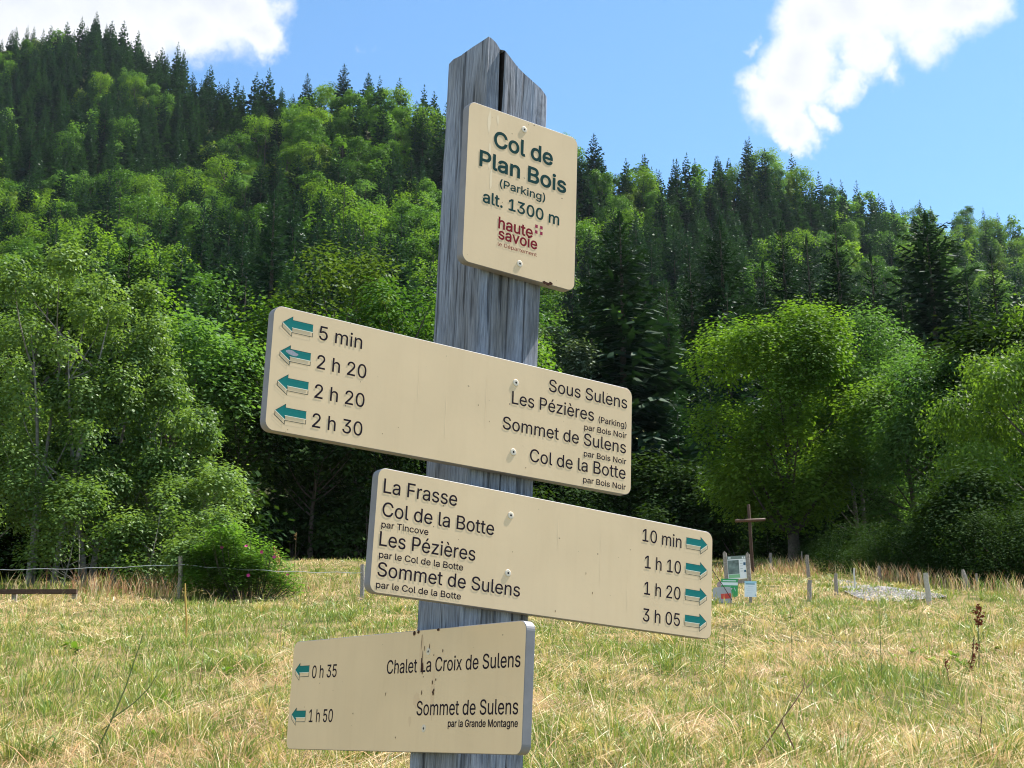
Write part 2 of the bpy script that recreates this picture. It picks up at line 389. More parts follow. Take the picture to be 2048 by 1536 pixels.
def build_grass():
    rng = np.random.default_rng(11); s = Soup()
    def sample(n, y0, y1, p=1.0, spread=.50):
        u = rng.random(n); y = y0*(y1/y0)**u if p == 1 else (y0**p+(y1**p-y0**p)*u)**(1/p)
        t = (rng.random(n)*2-1)*spread; return t*y, y
    def ok(x, y): return np.ones(len(x), bool)
    # short sward, denser near the camera
    n = 300000; x, y = sample(n, 5.2, 74)
    g = fbm(x*.45, y*.28, 3); g2 = fbm(x*1.5, y*.9, 9); g3 = fbm(x*3.1, y*2.2, 15); far = np.clip((y-12)/26, 0, 1)
    green = (g*.55+g2*.3+g3*.15 + rng.normal(size=n)*.07) > (.485 - .06*far)
    col = np.where(green[:, None], pick(GREEN, rng, n), np.where((rng.random(n) < .55-.1*far)[:, None], pick(YEL, rng, n), pick(STRAW, rng, n)))
    H = np.where(green, .06+.10*rng.random(n), .04+.08*rng.random(n))*(1+.7*(g2 > .62))*(1+.3*far)
    keep = (g3 > .40) | (rng.random(n) < .3)
    lean = np.abs(rng.normal(size=n))*.55+.1
    args = [a[keep] for a in (x, y, H, lean, rng.random(n)*6.283, (.0045+.004*rng.random(n))*np.maximum(1, (y/11)**.75), np.clip(col, .01, 1))]
    blades(s, *args)
    # cut hay lying on the sward, in drifts that share a direction
    n = 135000; x, y = sample(n, 5.2, 66)
    k = fbm(x*.45, y*.28, 3)*.55 + fbm(x*1.5, y*.9, 9)*.3 + fbm(x*3.1, y*2.2, 15)*.15 < .525 + .06*rng.normal(size=n); x, y = x[k], y[k]; n = len(x)
    hay = fbm(x*.8+5, y*.6, 51)
    col = np.clip(np.where((hay + rng.normal(size=n)*.05 > .56)[:, None], pick(HAYPINK, rng, n), pick(STRAW, rng, n))*(.5+.8*rng.random((n, 1))), .02, .85)
    L = .09+.42*rng.random(n)**2.0
    az = fbm(x*.5, y*.4+9, 61)*14 + rng.normal(size=n)*.9
    blades(s, x, y, L, 1.12+.42*rng.random(n), az, (.0045+.0045*rng.random(n))*np.maximum(1, (y/11)**.75), col, .22)
    zc = s.v[-1]; zc[:, 2] += np.repeat(.015+.075*rng.random(n), 5)
    # tufts of longer grass
    nt = 1050; tx, ty = sample(nt, 6.0, 55)
    for i in range(nt):
        m = rng.integers(26, 70); gr = rng.random() < .72
        r = .05+.13*rng.random(); ang = rng.random(m)*6.283; rr = r*np.sqrt(rng.random(m))
        x = tx[i]+rr*np.cos(ang); y = ty[i]+rr*np.sin(ang)
        col = pick(GREEN if gr else YEL, rng, m); hh = (.13+.17*rng.random())
        blades(s, x, y, hh*(.5+.6*rng.random(m)), .15+.45*rng.random(m), ang, (.005+.003*rng.random(m))*max(1, (ty[i]/11)**.8), np.clip(col, .01, 1), .6)
    # thin tall stalks, dry and green
    n = 4200; x, y = sample(n, 6.4, 40)
    dry = rng.random(n) < .6
    col = np.where(dry[:, None], pick(STRAW, rng, n)*.85, pick(YEL, rng, n)*.7)
    blades(s, x, y, .22+.3*rng.random(n), .1+.4*rng.random(n), rng.random(n)*6.283, (.003+.001*rng.random(n))*np.maximum(1, (y/11)**.8), np.clip(col, .02, 1), .3)
    n = 1300; x, y = sample(n, 6.3, 17)
    dry = rng.random(n) < .5
    col = np.where(dry[:, None], pick(STRAW, rng, n)*.8, pick(GREEN, rng, n)*1.1)
    blades(s, x, y, .3+.35*rng.random(n)**1.5, .12+.4*rng.random(n), rng.random(n)*6.283, .0045+.003*rng.random(n), np.clip(col, .02, 1), .45)
    for px, py in ((25, 1535), (-40, 1500), (70, 1560), (1500, 1500), (1590, 1550), (1690, 1530), (460, 1545), (980, 1560), (1990, 1545), (2040, 1480), (230, 1560), (700, 1570)):
        cx, cy2, _ = at_ground(px, min(py, 1532)); m = 110; ang = rng.random(m)*6.283; rr = .16*np.sqrt(rng.random(m))
        blades(s, cx+rr*np.cos(ang), cy2+rr*np.sin(ang), .3*(.45+.7*rng.random(m)), .12+.45*rng.random(m), ang, .006+.003*rng.random(m), np.clip(pick(GREEN, rng, m)*.9, .01, 1), .6)
    me = s.build('meadow_grass', color=True)
    o = link('meadow_grass', me, mats=[GRASS])
    tag(o, 'mown meadow grass, green and straw yellow with loose cut hay', 'grass', kind='stuff')
    # tall grass gone to seed along the fences and the edge of the wood
    s = Soup(); rng = np.random.default_rng(21)
    def strip(px0, px1, py0, py1, n, hmin, hmax, brown):
        for _ in range(n):
            px = px0+(px1-px0)*rng.random(); f = (px-px0)/(px1-px0); py = py0+(py1-py0)*f + rng.normal()*3.5
            x, y, z = at_ground(px, py)
            if y > 90: continue
            m = 5
            X = x+rng.normal(size=m)*.12; Y = y+rng.normal(size=m)*.15
            col = np.clip(pick(BROWN if rng.random() < brown else (STRAW*.8 if rng.random() < .6 else GREEN*1.1), rng, m), .01, 1)
            hh = (hmin+(hmax-hmin)*rng.random(m))
            blades(s, X, Y, hh, .08+.25*rng.random(m), rng.random(m)*6.283, np.full(m, .012)*max(1, y/34), col, .35)
    strip(0, 440, 1196, 1198, 75, .3, .7, .3); strip(140, 340, 1192, 1194, 80, .35, .8, .5)
    strip(450, 720, 1186, 1182, 120, .25, .55, .1)
    strip(1430, 1640, 1150, 1150, 120, .2, .5, .3); strip(1630, 1860, 1147, 1172, 110, .3, .65, .25); strip(1850, 2048, 1176, 1194, 80, .3, .65, .2)
    strip(1540, 1660, 1140, 1146, 80, .3, .7, .15); strip(1100, 1440, 1165, 1160, 100, .2, .5, .2)
    me = s.build('tall_grass', color=True); o = link('tall_grass', me, mats=[GRASS])
    tag(o, 'tall brown and straw coloured grass gone to seed along the fence line', 'tall grass', kind='stuff')
build_grass()

# ------------------------------------------------------------------ trees
L_SPRUCE = leafmat('spruce needles', (.010, .034, .016), (.036, .09, .028), 0.18, .2, .6, .3)
L_SPRUCE_BLUE = leafmat('fir needles', (.009, .028, .019), (.027, .068, .034), 0.18, .2, .6, .3)
L_BEECH = leafmat('beech leaves', (.034, .095, .016), (.118, .235, .036), .3, .12, .6, .35)
L_MAPLE = leafmat('maple leaves', (.045, .11, .016), (.175, .29, .036), .45, .14, .6, .25)
L_ASH = leafmat('ash leaves', (.042, .105, .032), (.13, .245, .062), .45, .16, .6, .25)
L_ALDER = leafmat('alder leaves', (.055, .115, .03), (.18, .275, .075), .38, .22, .5, .15)
L_CHERRY = leafmat('cherry leaves', (.05, .11, .014), (.145, .24, .035), 0.45, .16, .55, .15)
L_OLIVE = leafmat('olive leaves', (.045, .085, .016), (.13, .20, .038), .3, .12, .6, .25)
L_GREY = leafmat('whitebeam leaves', (.05, .085, .045), (.13, .18, .11), .3, .2, .6, .2)
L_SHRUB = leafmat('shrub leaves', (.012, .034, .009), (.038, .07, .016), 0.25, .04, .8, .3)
L_ROSE = leafmat('rose leaves', (.05, .13, .022), (.15, .28, .045), 0.45, .3, .5, .1)
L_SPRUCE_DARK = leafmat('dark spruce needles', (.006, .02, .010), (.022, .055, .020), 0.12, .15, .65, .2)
L_DEAD = leafmat('dead spruce twigs', (.05, .038, .035), (.09, .07, .062), .05, .1, .8, .2)

def lobes_for(rng, R, z0, z1, n, lob, shape='round'):
    """centres and radii of the leafy lobes of a crown"""
    out = []; rz = (z1-z0)/2; zc = (z0+z1)/2
    for i in range(n):
        zz = rng.random()*2-1
        if shape == 'round': prof = math.sqrt(max(.04, 1-zz*zz))*(1 if zz > -.3 else 1)
        elif shape == 'dome': prof = math.sqrt(max(.05, 1-((zz+.55)/1.6)**2)) if zz > -.55 else 1.0
        elif shape == 'cone': prof = (1-zz)/2*.9+.12
        else: prof = .55+.45*math.sqrt(max(0, 1-zz*zz))
        rr = R*prof*(.55+.45*math.sqrt(rng.random()))*(1-lob*.55); a = rng.random()*6.283
        k = lob*(.65+.7*rng.random())
        out.append((rr*math.cos(a), rr*math.sin(a), zc+rz*zz*(1-lob*.35), k*R))
    return np.array(out)
def crown_leaves(rng, lob, n, leaf, aspect=.6, flat=.45, droop=0., sub=1):
    """leaves gathered in sprays on the outside of the lobes"""
    w = lob[:, 3]**2; w /= w.sum(); L = rng.choice(len(lob), n//sub, p=w)
    d = unit(rng.normal(size=(len(L), 3)) + np.array([0, 0, .35]))
    rad = lob[L, 3]*(.42+.72*rng.random(len(L))**.75)
    Pc = lob[L, :3] + d*rad[:, None]*np.array([1, 1, .82])
    P = np.repeat(Pc, sub, 0) + rng.normal(size=(len(L)*sub, 3))*leaf*(1.1 if sub > 1 else 0)
    dd = np.repeat(d, sub, 0); m = len(P)
    Nn = unit(dd*.55 + rng.normal(size=(m, 3))*.27 + np.array([0, 0, flat*1.7]))
    tip = unit(rng.normal(size=(m, 3))*.7 + dd + np.array([0, 0, -droop]))
    tint = np.clip(np.repeat(rng.random(len(lob))[L]*.45 + rng.random(len(L))*.3, sub) + rng.random(m)*.3 - .05, 0, 1)
    ln = leaf*(.7+.6*rng.random(m))
    v, f = leaf_quads(P, Nn, ln, ln*aspect, rng, tip)
    return v, f, np.repeat(tint, 4).astype(np.float32)
def trunk_into(s, rng, H, r, lob=None, lean=0., base=(0, 0), limbs=10, top=.8, mi=0, sides=7):
    b = np.array([base[0], base[1], 0.]); a = rng.random()*6.28
    end = b + np.array([math.cos(a)*lean*H, math.sin(a)*lean*H, H*top]); mid = (b+end)/2 + rng.normal(size=3)*.03*H*np.array([1, 1, 0])
    ts = np.linspace(0, 1, 7)[:, None]; pts = (1-ts)**2*b + 2*ts*(1-ts)*mid + ts**2*end
    pts[0, 2] -= .4
    rad = r*np.array([1.45, 1.0, .85, .68, .5, .33, .12]); s.tube(pts, rad, sides, mi, cap=False)
    if lob is not None:
        idx = rng.permutation(len(lob))[:limbs]
        for k in idx:
            c = lob[k, :3]; hh = np.clip((c[2]-.25*H)/H*1.0, .12, .72); j = hh/top*6; i0 = int(min(5, j)); q = pts[i0]+(pts[i0+1]-pts[i0])*(j-i0)
            m2 = (q+c)/2 + np.array([0, 0, -.04*H]) + rng.normal(size=3)*.02*H
            tt = np.linspace(0, 1, 5)[:, None]; s.tube((1-tt)**2*q + 2*tt*(1-tt)*m2 + tt**2*c, r*np.array([.42, .34, .25, .16, .06]), 5, mi, cap=False)
    return pts

def conifer_arrays(rng, H, R, whorls, nb, steps, droop=.28, bare=.05, wid=.2, ragged=.25, power=.8, thin=1.0):
    V, F, A = [], [], []; n = 0
    hs = np.linspace(bare, .985, whorls)
    for w, h in enumerate(hs):
        k = max(4, int(nb*(1-.45*h)+.5)); off = rng.random()*6.28
        Lm = R*(1-h)**power*(1-.25*max(0, (.25-h)/.25))+.02*H*(1-h)+.15
        for b in range(k):
            if rng.random() > thin: continue
            az = off+b*6.283/k+rng.normal()*.22; Lb = Lm*(1-ragged+2*ragged*rng.random())
            pit = (.55*h-droop*(1-h))+rng.normal()*.09
            dh = np.array([math.cos(az), math.sin(az), 0.]); sd = np.array([-math.sin(az), math.cos(az), 0.])
            z = h*H+rng.normal()*.25*H/whorls
            t0 = rng.random()*.5
            for i in range(steps):
                t = (i+.35)/steps; q = dh*(Lb*t) + np.array([0, 0, z+math.tan(pit)*Lb*t+.12*Lb*t*t])
                ln = Lb*(.50*(1-t*.55)); w_ = wid*Lb/steps*2.4*(.8+.4*rng.random())
                for sgn in (-1, 1):
                    dr = unit(dh*.75+sd*sgn*(.85-.35*t)+np.array([0, 0, math.tan(pit)*.6-.28-.2*rng.random()]))
                    e = q+dr*ln; wv = unit(np.cross(dr, np.array([0, 0, 1.]))+rng.normal(size=3)*.35)*w_/2
                    m_ = q+dr*ln*.45
                    V += [q, m_+wv, e, m_-wv]; F.append((n, n+1, n+2, n+3)); n += 4
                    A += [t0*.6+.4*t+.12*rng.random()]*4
            e = dh*Lb*1.04+np.array([0, 0, z+math.tan(pit)*Lb+.12*Lb]); q = dh*Lb*.55+np.array([0, 0, z+math.tan(pit)*Lb*.55])
            wv = sd*wid*Lb/steps*1.3; m_ = (q+e)/2
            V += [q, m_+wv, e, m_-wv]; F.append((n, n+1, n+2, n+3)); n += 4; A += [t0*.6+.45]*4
    # leader
    for a in (0, 1.57):
        wv = np.array([math.cos(a), math.sin(a), 0])*.05*R
        V += [np.array([0, 0, H*.955]), np.array([0, 0, H*.972])+wv, np.array([0, 0, H*1.01]), np.array([0, 0, H*.972])-wv]; F.append((n, n+1, n+2, n+3)); n += 4; A += [.6]*4
    return np.array(V), np.array(F), np.clip(np.array(A, np.float32), 0, 1)

def tree_mesh(name, parts, mats):
    s = Soup()
    for p in parts: p(s)
    me = s.build(name)
    for m in mats: me.materials.append(m)
    return me

# --- low-detail kinds shared by the trees of the hillside (trunk and crown in one mesh: far too small to tell apart)
def hill_spruce(seed, H, R, m, whorls=34, nb=8, steps=3, thin=1.0, wid=.36, **k):
    rng = np.random.default_rng(seed)
    def f(s):
        s.tube([(0, 0, -.5), (0, 0, H*.5), (0, 0, H*.97)], [.010*H, .006*H, .001*H], 5, 0, cap=False)
        v, q, a = conifer_arrays(rng, H, R, whorls, nb, steps, thin=thin, wid=wid, **k); s.add(v, q, 1, a)
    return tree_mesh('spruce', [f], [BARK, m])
def hill_broad(seed, H, R, m, leaves=3800, leaf=.47, shape='round', base=.2, nl=22, lob=.32, bark=BARK):
    rng = np.random.default_rng(seed)
    def f(s):
        lb = lobes_for(rng, R, H*base, H, nl, lob, shape)
        trunk_into(s, rng, H, .016*H, lb, .03, limbs=5, sides=5)
        v, q, a = crown_leaves(rng, lb, leaves, leaf, .7); s.add(v, q, 1, a)
    return tree_mesh('broadleaf', [f], [bark, m])
SPRUCES = [hill_spruce(1, 21, 4.1, L_SPRUCE), hill_spruce(2, 23, 3.9, L_SPRUCE_BLUE, power=.68), hill_spruce(3, 19, 4.3, L_SPRUCE, ragged=.35),
           hill_spruce(4, 20, 3.7, L_SPRUCE_BLUE, power=.75), hill_spruce(5, 18, 4.2, L_SPRUCE, power=.85), hill_spruce(6, 22, 4.5, L_SPRUCE_BLUE, ragged=.32, power=.7)]
DEADSPRUCE = hill_spruce(7, 22, 2.2, L_DEAD, whorls=22, nb=5, wid=.09, thin=.7)
BROADS = [hill_broad(11, 14, 5.0, L_BEECH, shape='dome'), hill_broad(12, 16, 5.6, L_MAPLE, nl=28, shape='round'), hill_broad(13, 13, 4.3, L_BEECH, shape='oval'),
          hill_broad(14, 15, 4.6, L_ASH, shape='oval', nl=26), hill_broad(15, 12, 4.6, L_OLIVE, shape='dome'), hill_broad(16, 12, 3.6, L_GREY, shape='oval'), hill_broad(17, 17, 5.4, L_BEECH, nl=30, shape='round')]
SP_H = [21, 23, 19, 20, 18, 22]; BR_H = [14, 16, 13, 15, 12, 12, 17]; BR_R = [5.0, 5.6, 4.3, 4.6, 4.6, 3.6, 5.4]

def put(name, me, loc, rot, sc, label, cat, group=None, szz=1.0):
    o = bpy.data.objects.new(name, me); C.objects.link(o); o.location = loc; o.rotation_euler = (0, 0, rot); o.scale = (sc, sc, sc*szz)
    return tag(o, label, cat, group)

def hillside():
    rng = np.random.default_rng(77)
    cand = []
    y = 80.0
    while y < 640:
        step = 5.6 if y < 170 else (6.0 if y < 330 else 6.8)
        w = .47*y
        for x in np.arange(-w, w, step):
            cand.append((x+rng.normal()*step*.27, y+rng.normal()*step*.27))
        y += step*(.92 if y < 330 else 1.0)
    cand = np.array(cand); cand = cand[(np.abs(cand[:, 0]) < .47*cand[:, 1])]
    t = cand[:, 0]/cand[:, 1]; D = np.interp(t, _T, _D)
    keep = (cand[:, 1] < D+14) & (cand[:, 1] > 79)
    cand = cand[keep]; t = t[keep]; D = D[keep]
    order = np.argsort(cand[:, 1]); cand, t, D = cand[order], t[order], D[order]
    zz = gz(cand[:, 0], cand[:, 1])
    clump = fbm(cand[:, 0]*.03, cand[:, 1]*.022, 31); clump2 = fbm(cand[:, 0]*.012, cand[:, 1]*.012, 41)
    hor = np.full(800, -1.0); rows = []
    for i, (x, y) in enumerate(cand):
        ti = t[i]; u = (y-75)/(D[i]-75)
        # open grassy gap between the tall spruces
        if .015 < ti < .135 and 118 < y < 205 and rng.random() < .93: continue
        if .02 < ti < .12 and 84 < y < 118 and rng.random() < .95: continue
        # which kind grows where
        if ti < -.17 and y > 400: p = .95
        elif ti < -.17 and y > 340: p = .62
        elif ti < 0: p = .62
        elif ti < .23 and y > 230: p = .86
        elif ti >= .23 and y > 330: p = .5
        elif y < 150: p = .78
        else: p = .78
        if ti < 0 and y < 125: p = .22
        p += (clump[i]-.5)*(1.0 if (ti < -.17 and y > 340) else 1.9)
        if u > .93: p = p+.1 if ti < 0 else .55
        con = rng.random() < p
        if con:
            k = int(rng.integers(0, 6)); sc = (.58+.42*rng.random())*(.62 if y < 110 else (.8 if y < 150 else 1)); H = SP_H[k]*sc; R = 3.5*sc
        else:
            k = int(rng.choice([0, 1, 2, 3, 4, 6, 5], p=[.22, .2, .16, .14, .1, .15, .03])); sc = (.68+.42*rng.random())*(.72 if y < 110 else (.85 if y < 150 else 1)); H = BR_H[k]*sc; R = BR_R[k]*sc
        if any((x-a)**2+(y-b)**2 < r*r for a, b, r in RESERVED): continue
        c = int((ti+.5)*800); r = max(1, int(R*.55/y*800)); sl_ = slice(max(0, c-r), c+r+1)
        top = (zz[i]+H-1.6)/y; hz = hor[sl_].mean(); vis = max(0., top-hz)
        if vis <= .0005: continue
        hor[sl_] = np.maximum(hor[sl_], (zz[i]+H*.86-1.6)/y)
        inview = abs(ti) < .385
        rows.append((min(vis, H/y)*R/y*1e6 if inview else 0., x, y, zz[i], con, k, sc, ti, u, top-hz > .02))
    for con in (True, False):
        sel = sorted([r for r in rows if r[4] == con and r[0] > 0], key=lambda r: -r[0])
        cap = 285
        for j, (ar, x, y, z, _, k, sc, ti, u, tall) in enumerate(sel[:cap]):
            pos = (float(x), float(y), float(z)-.2); rot = rng.random()*6.283; sky = u > .9
            if con:
                dead = (j % 47 == 20)
                side = 'high far ridge' if ti < -.2 and y > 380 else ('slope above the cross' if ti > .0 else 'slope above the alders')
                lab = ('bare grey-brown dead spruce among living trees on the hillside' if dead else
                       ('dark spruce with its tip against the sky on the ' if sky else 'dark green spruce in the forest on the ')+side)
                put('spruce_tree', DEADSPRUCE if dead else SPRUCES[k], pos, rot, sc, lab, 'tree', 'spruces of the wooded hillside', .9+.25*rng.random())
            else:
                kind = ['bright green domed beech', 'broad mid green maple', 'narrow bright green beech', 'tall blue-green ash', 'low olive green tree', 'pale grey-green whitebeam', 'large bright green beech'][k]
                side = 'high far ridge' if ti < -.2 and y > 380 else ('slope behind the cross' if ti > .0 else 'slope above the alders')
                put('broadleaf_tree', BROADS[k], pos, rot, sc, f'{kind} on the {side}' + (' against the sky' if sky else ''), 'tree', 'broadleaf trees of the wooded hillside', .9+.25*rng.random())
        rest = sel[cap:] + [r for r in rows if r[4] == con and r[0] == 0]
        yield con, rest
_far_sp = [conifer_arrays(np.random.default_rng(50+i), 20, [3.6, 3.3, 3.9][i], 22, 7, 2, wid=.46, ragged=.3) for i in range(3)]
def _far_br(i):
    rng = np.random.default_rng(60+i); lb = lobes_for(rng, 5, 2.5, 14, 16, .36, ['round', 'dome', 'oval'][i])
    return crown_leaves(rng, lb, 700, .95, .75)
_far_brd = [_far_br(i) for i in range(3)]
def far_forest(groups):
    s = Soup(); rng = np.random.default_rng(5)
    for con, rest in groups:
        for (ar, x, y, z, _, k, sc, ti, u, tall) in rest:
            v, f, a = (_far_sp if con else _far_brd)[k % 3]
            th = rng.random()*6.283; c, sn = math.cos(th), math.sin(th); q = v*np.array([sc, sc, sc*(.9+.25*rng.random())])
            q = np.stack([q[:, 0]*c-q[:, 1]*sn, q[:, 0]*sn+q[:, 1]*c, q[:, 2]], 1) + np.array([x, y, z-.3])
            mi = (0 if k % 2 == 0 else 1) if con else 2 + (k % 4)
            s.add(q, f, mi, np.clip(a*.8+rng.random()*.3-.05, 0, 1))
    me = s.build('forest'); o = link('forest', me, mats=[L_SPRUCE, L_SPRUCE_BLUE, L_BEECH, L_MAPLE, L_ASH, L_OLIVE])
    tag(o, 'mass of mixed forest filling the hillside between and behind the nearer trees', 'forest', kind='stuff')

# --- nearer trees, each with its own crown and trunk
def near_broad(name, px, D, H, R, lm, label, seed, leaves, leaf, shape='dome', base=.22, nl=30, lob=.30, stems=1, bark=BARK, aspect=.6, droop=.0, sub=3, off=(0, 0), flat=.55, tr=.02, spread=.25, cat='tree', group=None, limbs=14):
    rng = np.random.default_rng(seed); x, y, z = at_depth(px, D); x += off[0]; y += off[1]; z = float(gz(x, y))
    RESERVED.append((x, y, R*.75))
    root = empty(name, (x, y, z), None, label, cat, group)
    lb = lobes_for(rng, R, H*base, H, nl, lob, shape)
    s = Soup()
    for k in range(stems):
        a = k*6.28/max(1, stems)+rng.random(); b = (spread*math.cos(a)*(stems > 1), spread*math.sin(a)*(stems > 1))
        trunk_into(s, rng, H, tr*H/(stems**.5), lb, .05+.07*(stems > 1), b, limbs=limbs//stems+2)
    link('trunk', s.build('trunk', smooth=True), root, [bark])
    s = Soup(); v, f, a = crown_leaves(rng, lb, leaves, leaf, aspect, flat, droop, sub); s.add(v, f, 0, a)
    link('crown', s.build('crown'), root, [lm])
    return root
def near_spruce(px, D, H, R, label, seed, lm=L_SPRUCE_DARK, **k):
    rng = np.random.default_rng(seed); x, y, z = at_depth(px, D); RESERVED.append((x, y, R*.9))
    root = empty('spruce_tree', (x, y, z), None, label, 'tree', None)
    s = Soup(); s.tube([(0, 0, -.6), (0, 0, H*.3), (.1, 0, H*.65), (0, 0, H*.985)], [.017*H, .012*H, .007*H, .001*H], 8, 0, cap=False)
    link('trunk', s.build('trunk', smooth=True), root, [BARK])
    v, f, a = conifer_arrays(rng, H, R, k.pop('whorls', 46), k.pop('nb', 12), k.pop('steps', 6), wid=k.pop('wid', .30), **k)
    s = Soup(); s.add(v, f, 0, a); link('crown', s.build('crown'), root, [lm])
RESERVED = []
def height(px, D, ytop): return z_at(ytop, px, D) - at_depth(px, D)[2]

# alders and bushes left of the meadow
AL = dict(leaf=.105, shape='oval', nl=52, lob=.2, stems=3, bark=BARK_PALE, aspect=.72, tr=.014, base=.14, spread=.35, sub=2, flat=.35, limbs=8)
near_broad('alder_tree', 75, 38, height(75, 38, 515), 2.4, L_ALDER, 'tallest alder of the row behind the wire fence, with several pale stems', 101, 25000, **AL)
near_broad('alder_tree', 195, 39, height(195, 39, 556), 1.8, L_ALDER, 'alder with pale forked stems at the end of the low wooden rail', 102, 23000, **AL)
near_broad('alder_tree', -75, 39, height(-75, 39, 590), 2.6, L_ALDER, 'alder cut off by the edge of the photo, behind the low wooden rail', 103, 20000, **AL)
near_broad('alder_tree', 305, 40, height(305, 40, 760), 1.6, L_ALDER, 'shorter alder at the end of the row, beside the post of the wire fence', 104, 20000, **AL)
near_broad('alder_bush', 400, 38.5, height(400, 38.5, 905), 1.45, L_ALDER, 'low leafy alder bush between the alders and the rose', 105, 10000, leaf=.1, shape='dome', nl=18, lob=.36, base=.02, stems=3, bark=BARK_PALE, aspect=.7, tr=.012, sub=2, cat='bush')
near_broad('alder_bush', 140, 36.5, 2.6, 1.5, L_ALDER, 'low leafy growth at the foot of the alders, above the wooden rail', 106, 7000, leaf=.1, shape='dome', nl=14, lob=.36, base=.3, stems=2, bark=BARK_PALE, aspect=.7, tr=.012, sub=2, cat='bush')
near_broad('alder_bush', 305, 36.5, height(305, 36.5, 985), 1.3, L_ALDER, 'leafy alder bush right behind the round sunlit fence post', 107, 8000, leaf=.1, shape='dome', nl=16, lob=.36, base=.02, stems=2, bark=BARK_PALE, aspect=.7, tr=.012, sub=2, cat='bush')
near_broad('alder_bush', 412, 34.4, height(412, 34.4, 1020), 1.0, L_ALDER, 'leafy alder bush touching the flowering rose', 108, 8000, leaf=.1, shape='dome', nl=16, lob=.36, base=.02, stems=2, bark=BARK_PALE, aspect=.7, tr=.012, sub=2, cat='bush')
# trees at the right edge of the meadow
near_broad('maple_tree', 1588, 62, height(1588, 62, 632), 4.7, L_MAPLE, 'large round maple with bright green crown and thick grey trunk behind the cross', 111, 64000, leaf=.155, shape='round', base=.17, nl=64, lob=.26, aspect=.8, sub=3, tr=.02)
near_broad('ash_tree', 1726, 66, height(1726, 66, 655), 4.0, L_ASH, 'blue-green ash with two thin pale stems next to the large maple', 113, 34000, leaf=.18, shape='oval', base=.2, nl=54, lob=.25, aspect=.42, sub=4, tr=.013, stems=2, bark=BARK_PALE)
near_broad('ash_tree', 1935, 56, height(1935, 56, 720), 3.4, L_ASH, 'dark low-branched ash between the grey-green ash and the cherry', 118, 24000, leaf=.18, shape='round', base=.02, nl=34, lob=.27, aspect=.45, sub=4, tr=.014)
near_broad('ash_tree', 1850, 60, height(1850, 60, 725), 3.6, L_ASH, 'grey-green ash with low branches beside the two-stemmed ash', 114, 26000, leaf=.18, shape='round', base=.03, nl=34, lob=.27, aspect=.45, sub=4, tr=.014)
near_broad('cherry_tree', 2060, 45, height(2060, 45, 720), 3.0, L_CHERRY, 'yellow-green cherry with hanging leaves at the edge of the photo', 115, 26000, leaf=.15, shape='round', base=.1, nl=54, lob=.21, aspect=.45, sub=3, droop=1.1, flat=.1, tr=.014)
near_broad('cherry_tree', 2190, 46, height(2190, 46, 570), 3.7, L_CHERRY, 'taller cherry mostly outside the photo, only a branch of it showing', 116, 22000, leaf=.15, shape='round', base=.1, nl=54, lob=.21, aspect=.45, sub=3, droop=1.1, flat=.1, tr=.014)
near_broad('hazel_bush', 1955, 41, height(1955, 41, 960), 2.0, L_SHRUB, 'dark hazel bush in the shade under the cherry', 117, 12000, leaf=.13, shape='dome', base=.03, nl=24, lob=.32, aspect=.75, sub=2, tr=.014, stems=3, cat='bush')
# tall spruces behind the meadow
near_spruce(1252, 96, height(1252, 96, 425), 5.6, 'tall ragged spruce with drooping branches, nearest the signpost', 121, ragged=.4, droop=.42, thin=.92)
near_spruce(1462, 112, height(1462, 112, 435), 4.8, 'tall dark spruce behind the cross', 122, ragged=.35, droop=.45, thin=.92)
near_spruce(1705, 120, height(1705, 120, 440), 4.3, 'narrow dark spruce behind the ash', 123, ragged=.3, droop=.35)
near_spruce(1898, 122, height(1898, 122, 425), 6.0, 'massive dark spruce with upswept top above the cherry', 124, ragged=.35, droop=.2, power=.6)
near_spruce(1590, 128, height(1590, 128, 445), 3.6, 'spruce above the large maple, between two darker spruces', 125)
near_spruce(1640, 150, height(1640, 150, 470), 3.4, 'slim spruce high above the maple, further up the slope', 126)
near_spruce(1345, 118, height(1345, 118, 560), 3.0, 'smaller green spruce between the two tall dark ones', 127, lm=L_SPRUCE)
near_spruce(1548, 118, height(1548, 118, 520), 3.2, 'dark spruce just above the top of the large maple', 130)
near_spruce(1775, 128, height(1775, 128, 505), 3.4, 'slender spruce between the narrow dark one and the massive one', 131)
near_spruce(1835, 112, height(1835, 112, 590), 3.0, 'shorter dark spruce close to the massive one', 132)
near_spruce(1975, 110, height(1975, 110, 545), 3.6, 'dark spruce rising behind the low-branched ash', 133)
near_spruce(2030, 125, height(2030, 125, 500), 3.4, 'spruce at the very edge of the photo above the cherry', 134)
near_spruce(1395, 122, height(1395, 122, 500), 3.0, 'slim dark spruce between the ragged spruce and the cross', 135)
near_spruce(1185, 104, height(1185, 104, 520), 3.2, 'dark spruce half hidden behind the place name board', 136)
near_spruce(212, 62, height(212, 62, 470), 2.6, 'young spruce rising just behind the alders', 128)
near_spruce(525, 128, height(525, 128, 380), 3.6, 'very dark spruce on the slope above the long arrow board', 129, lm=L_SPRUCE_BLUE, droop=.5)
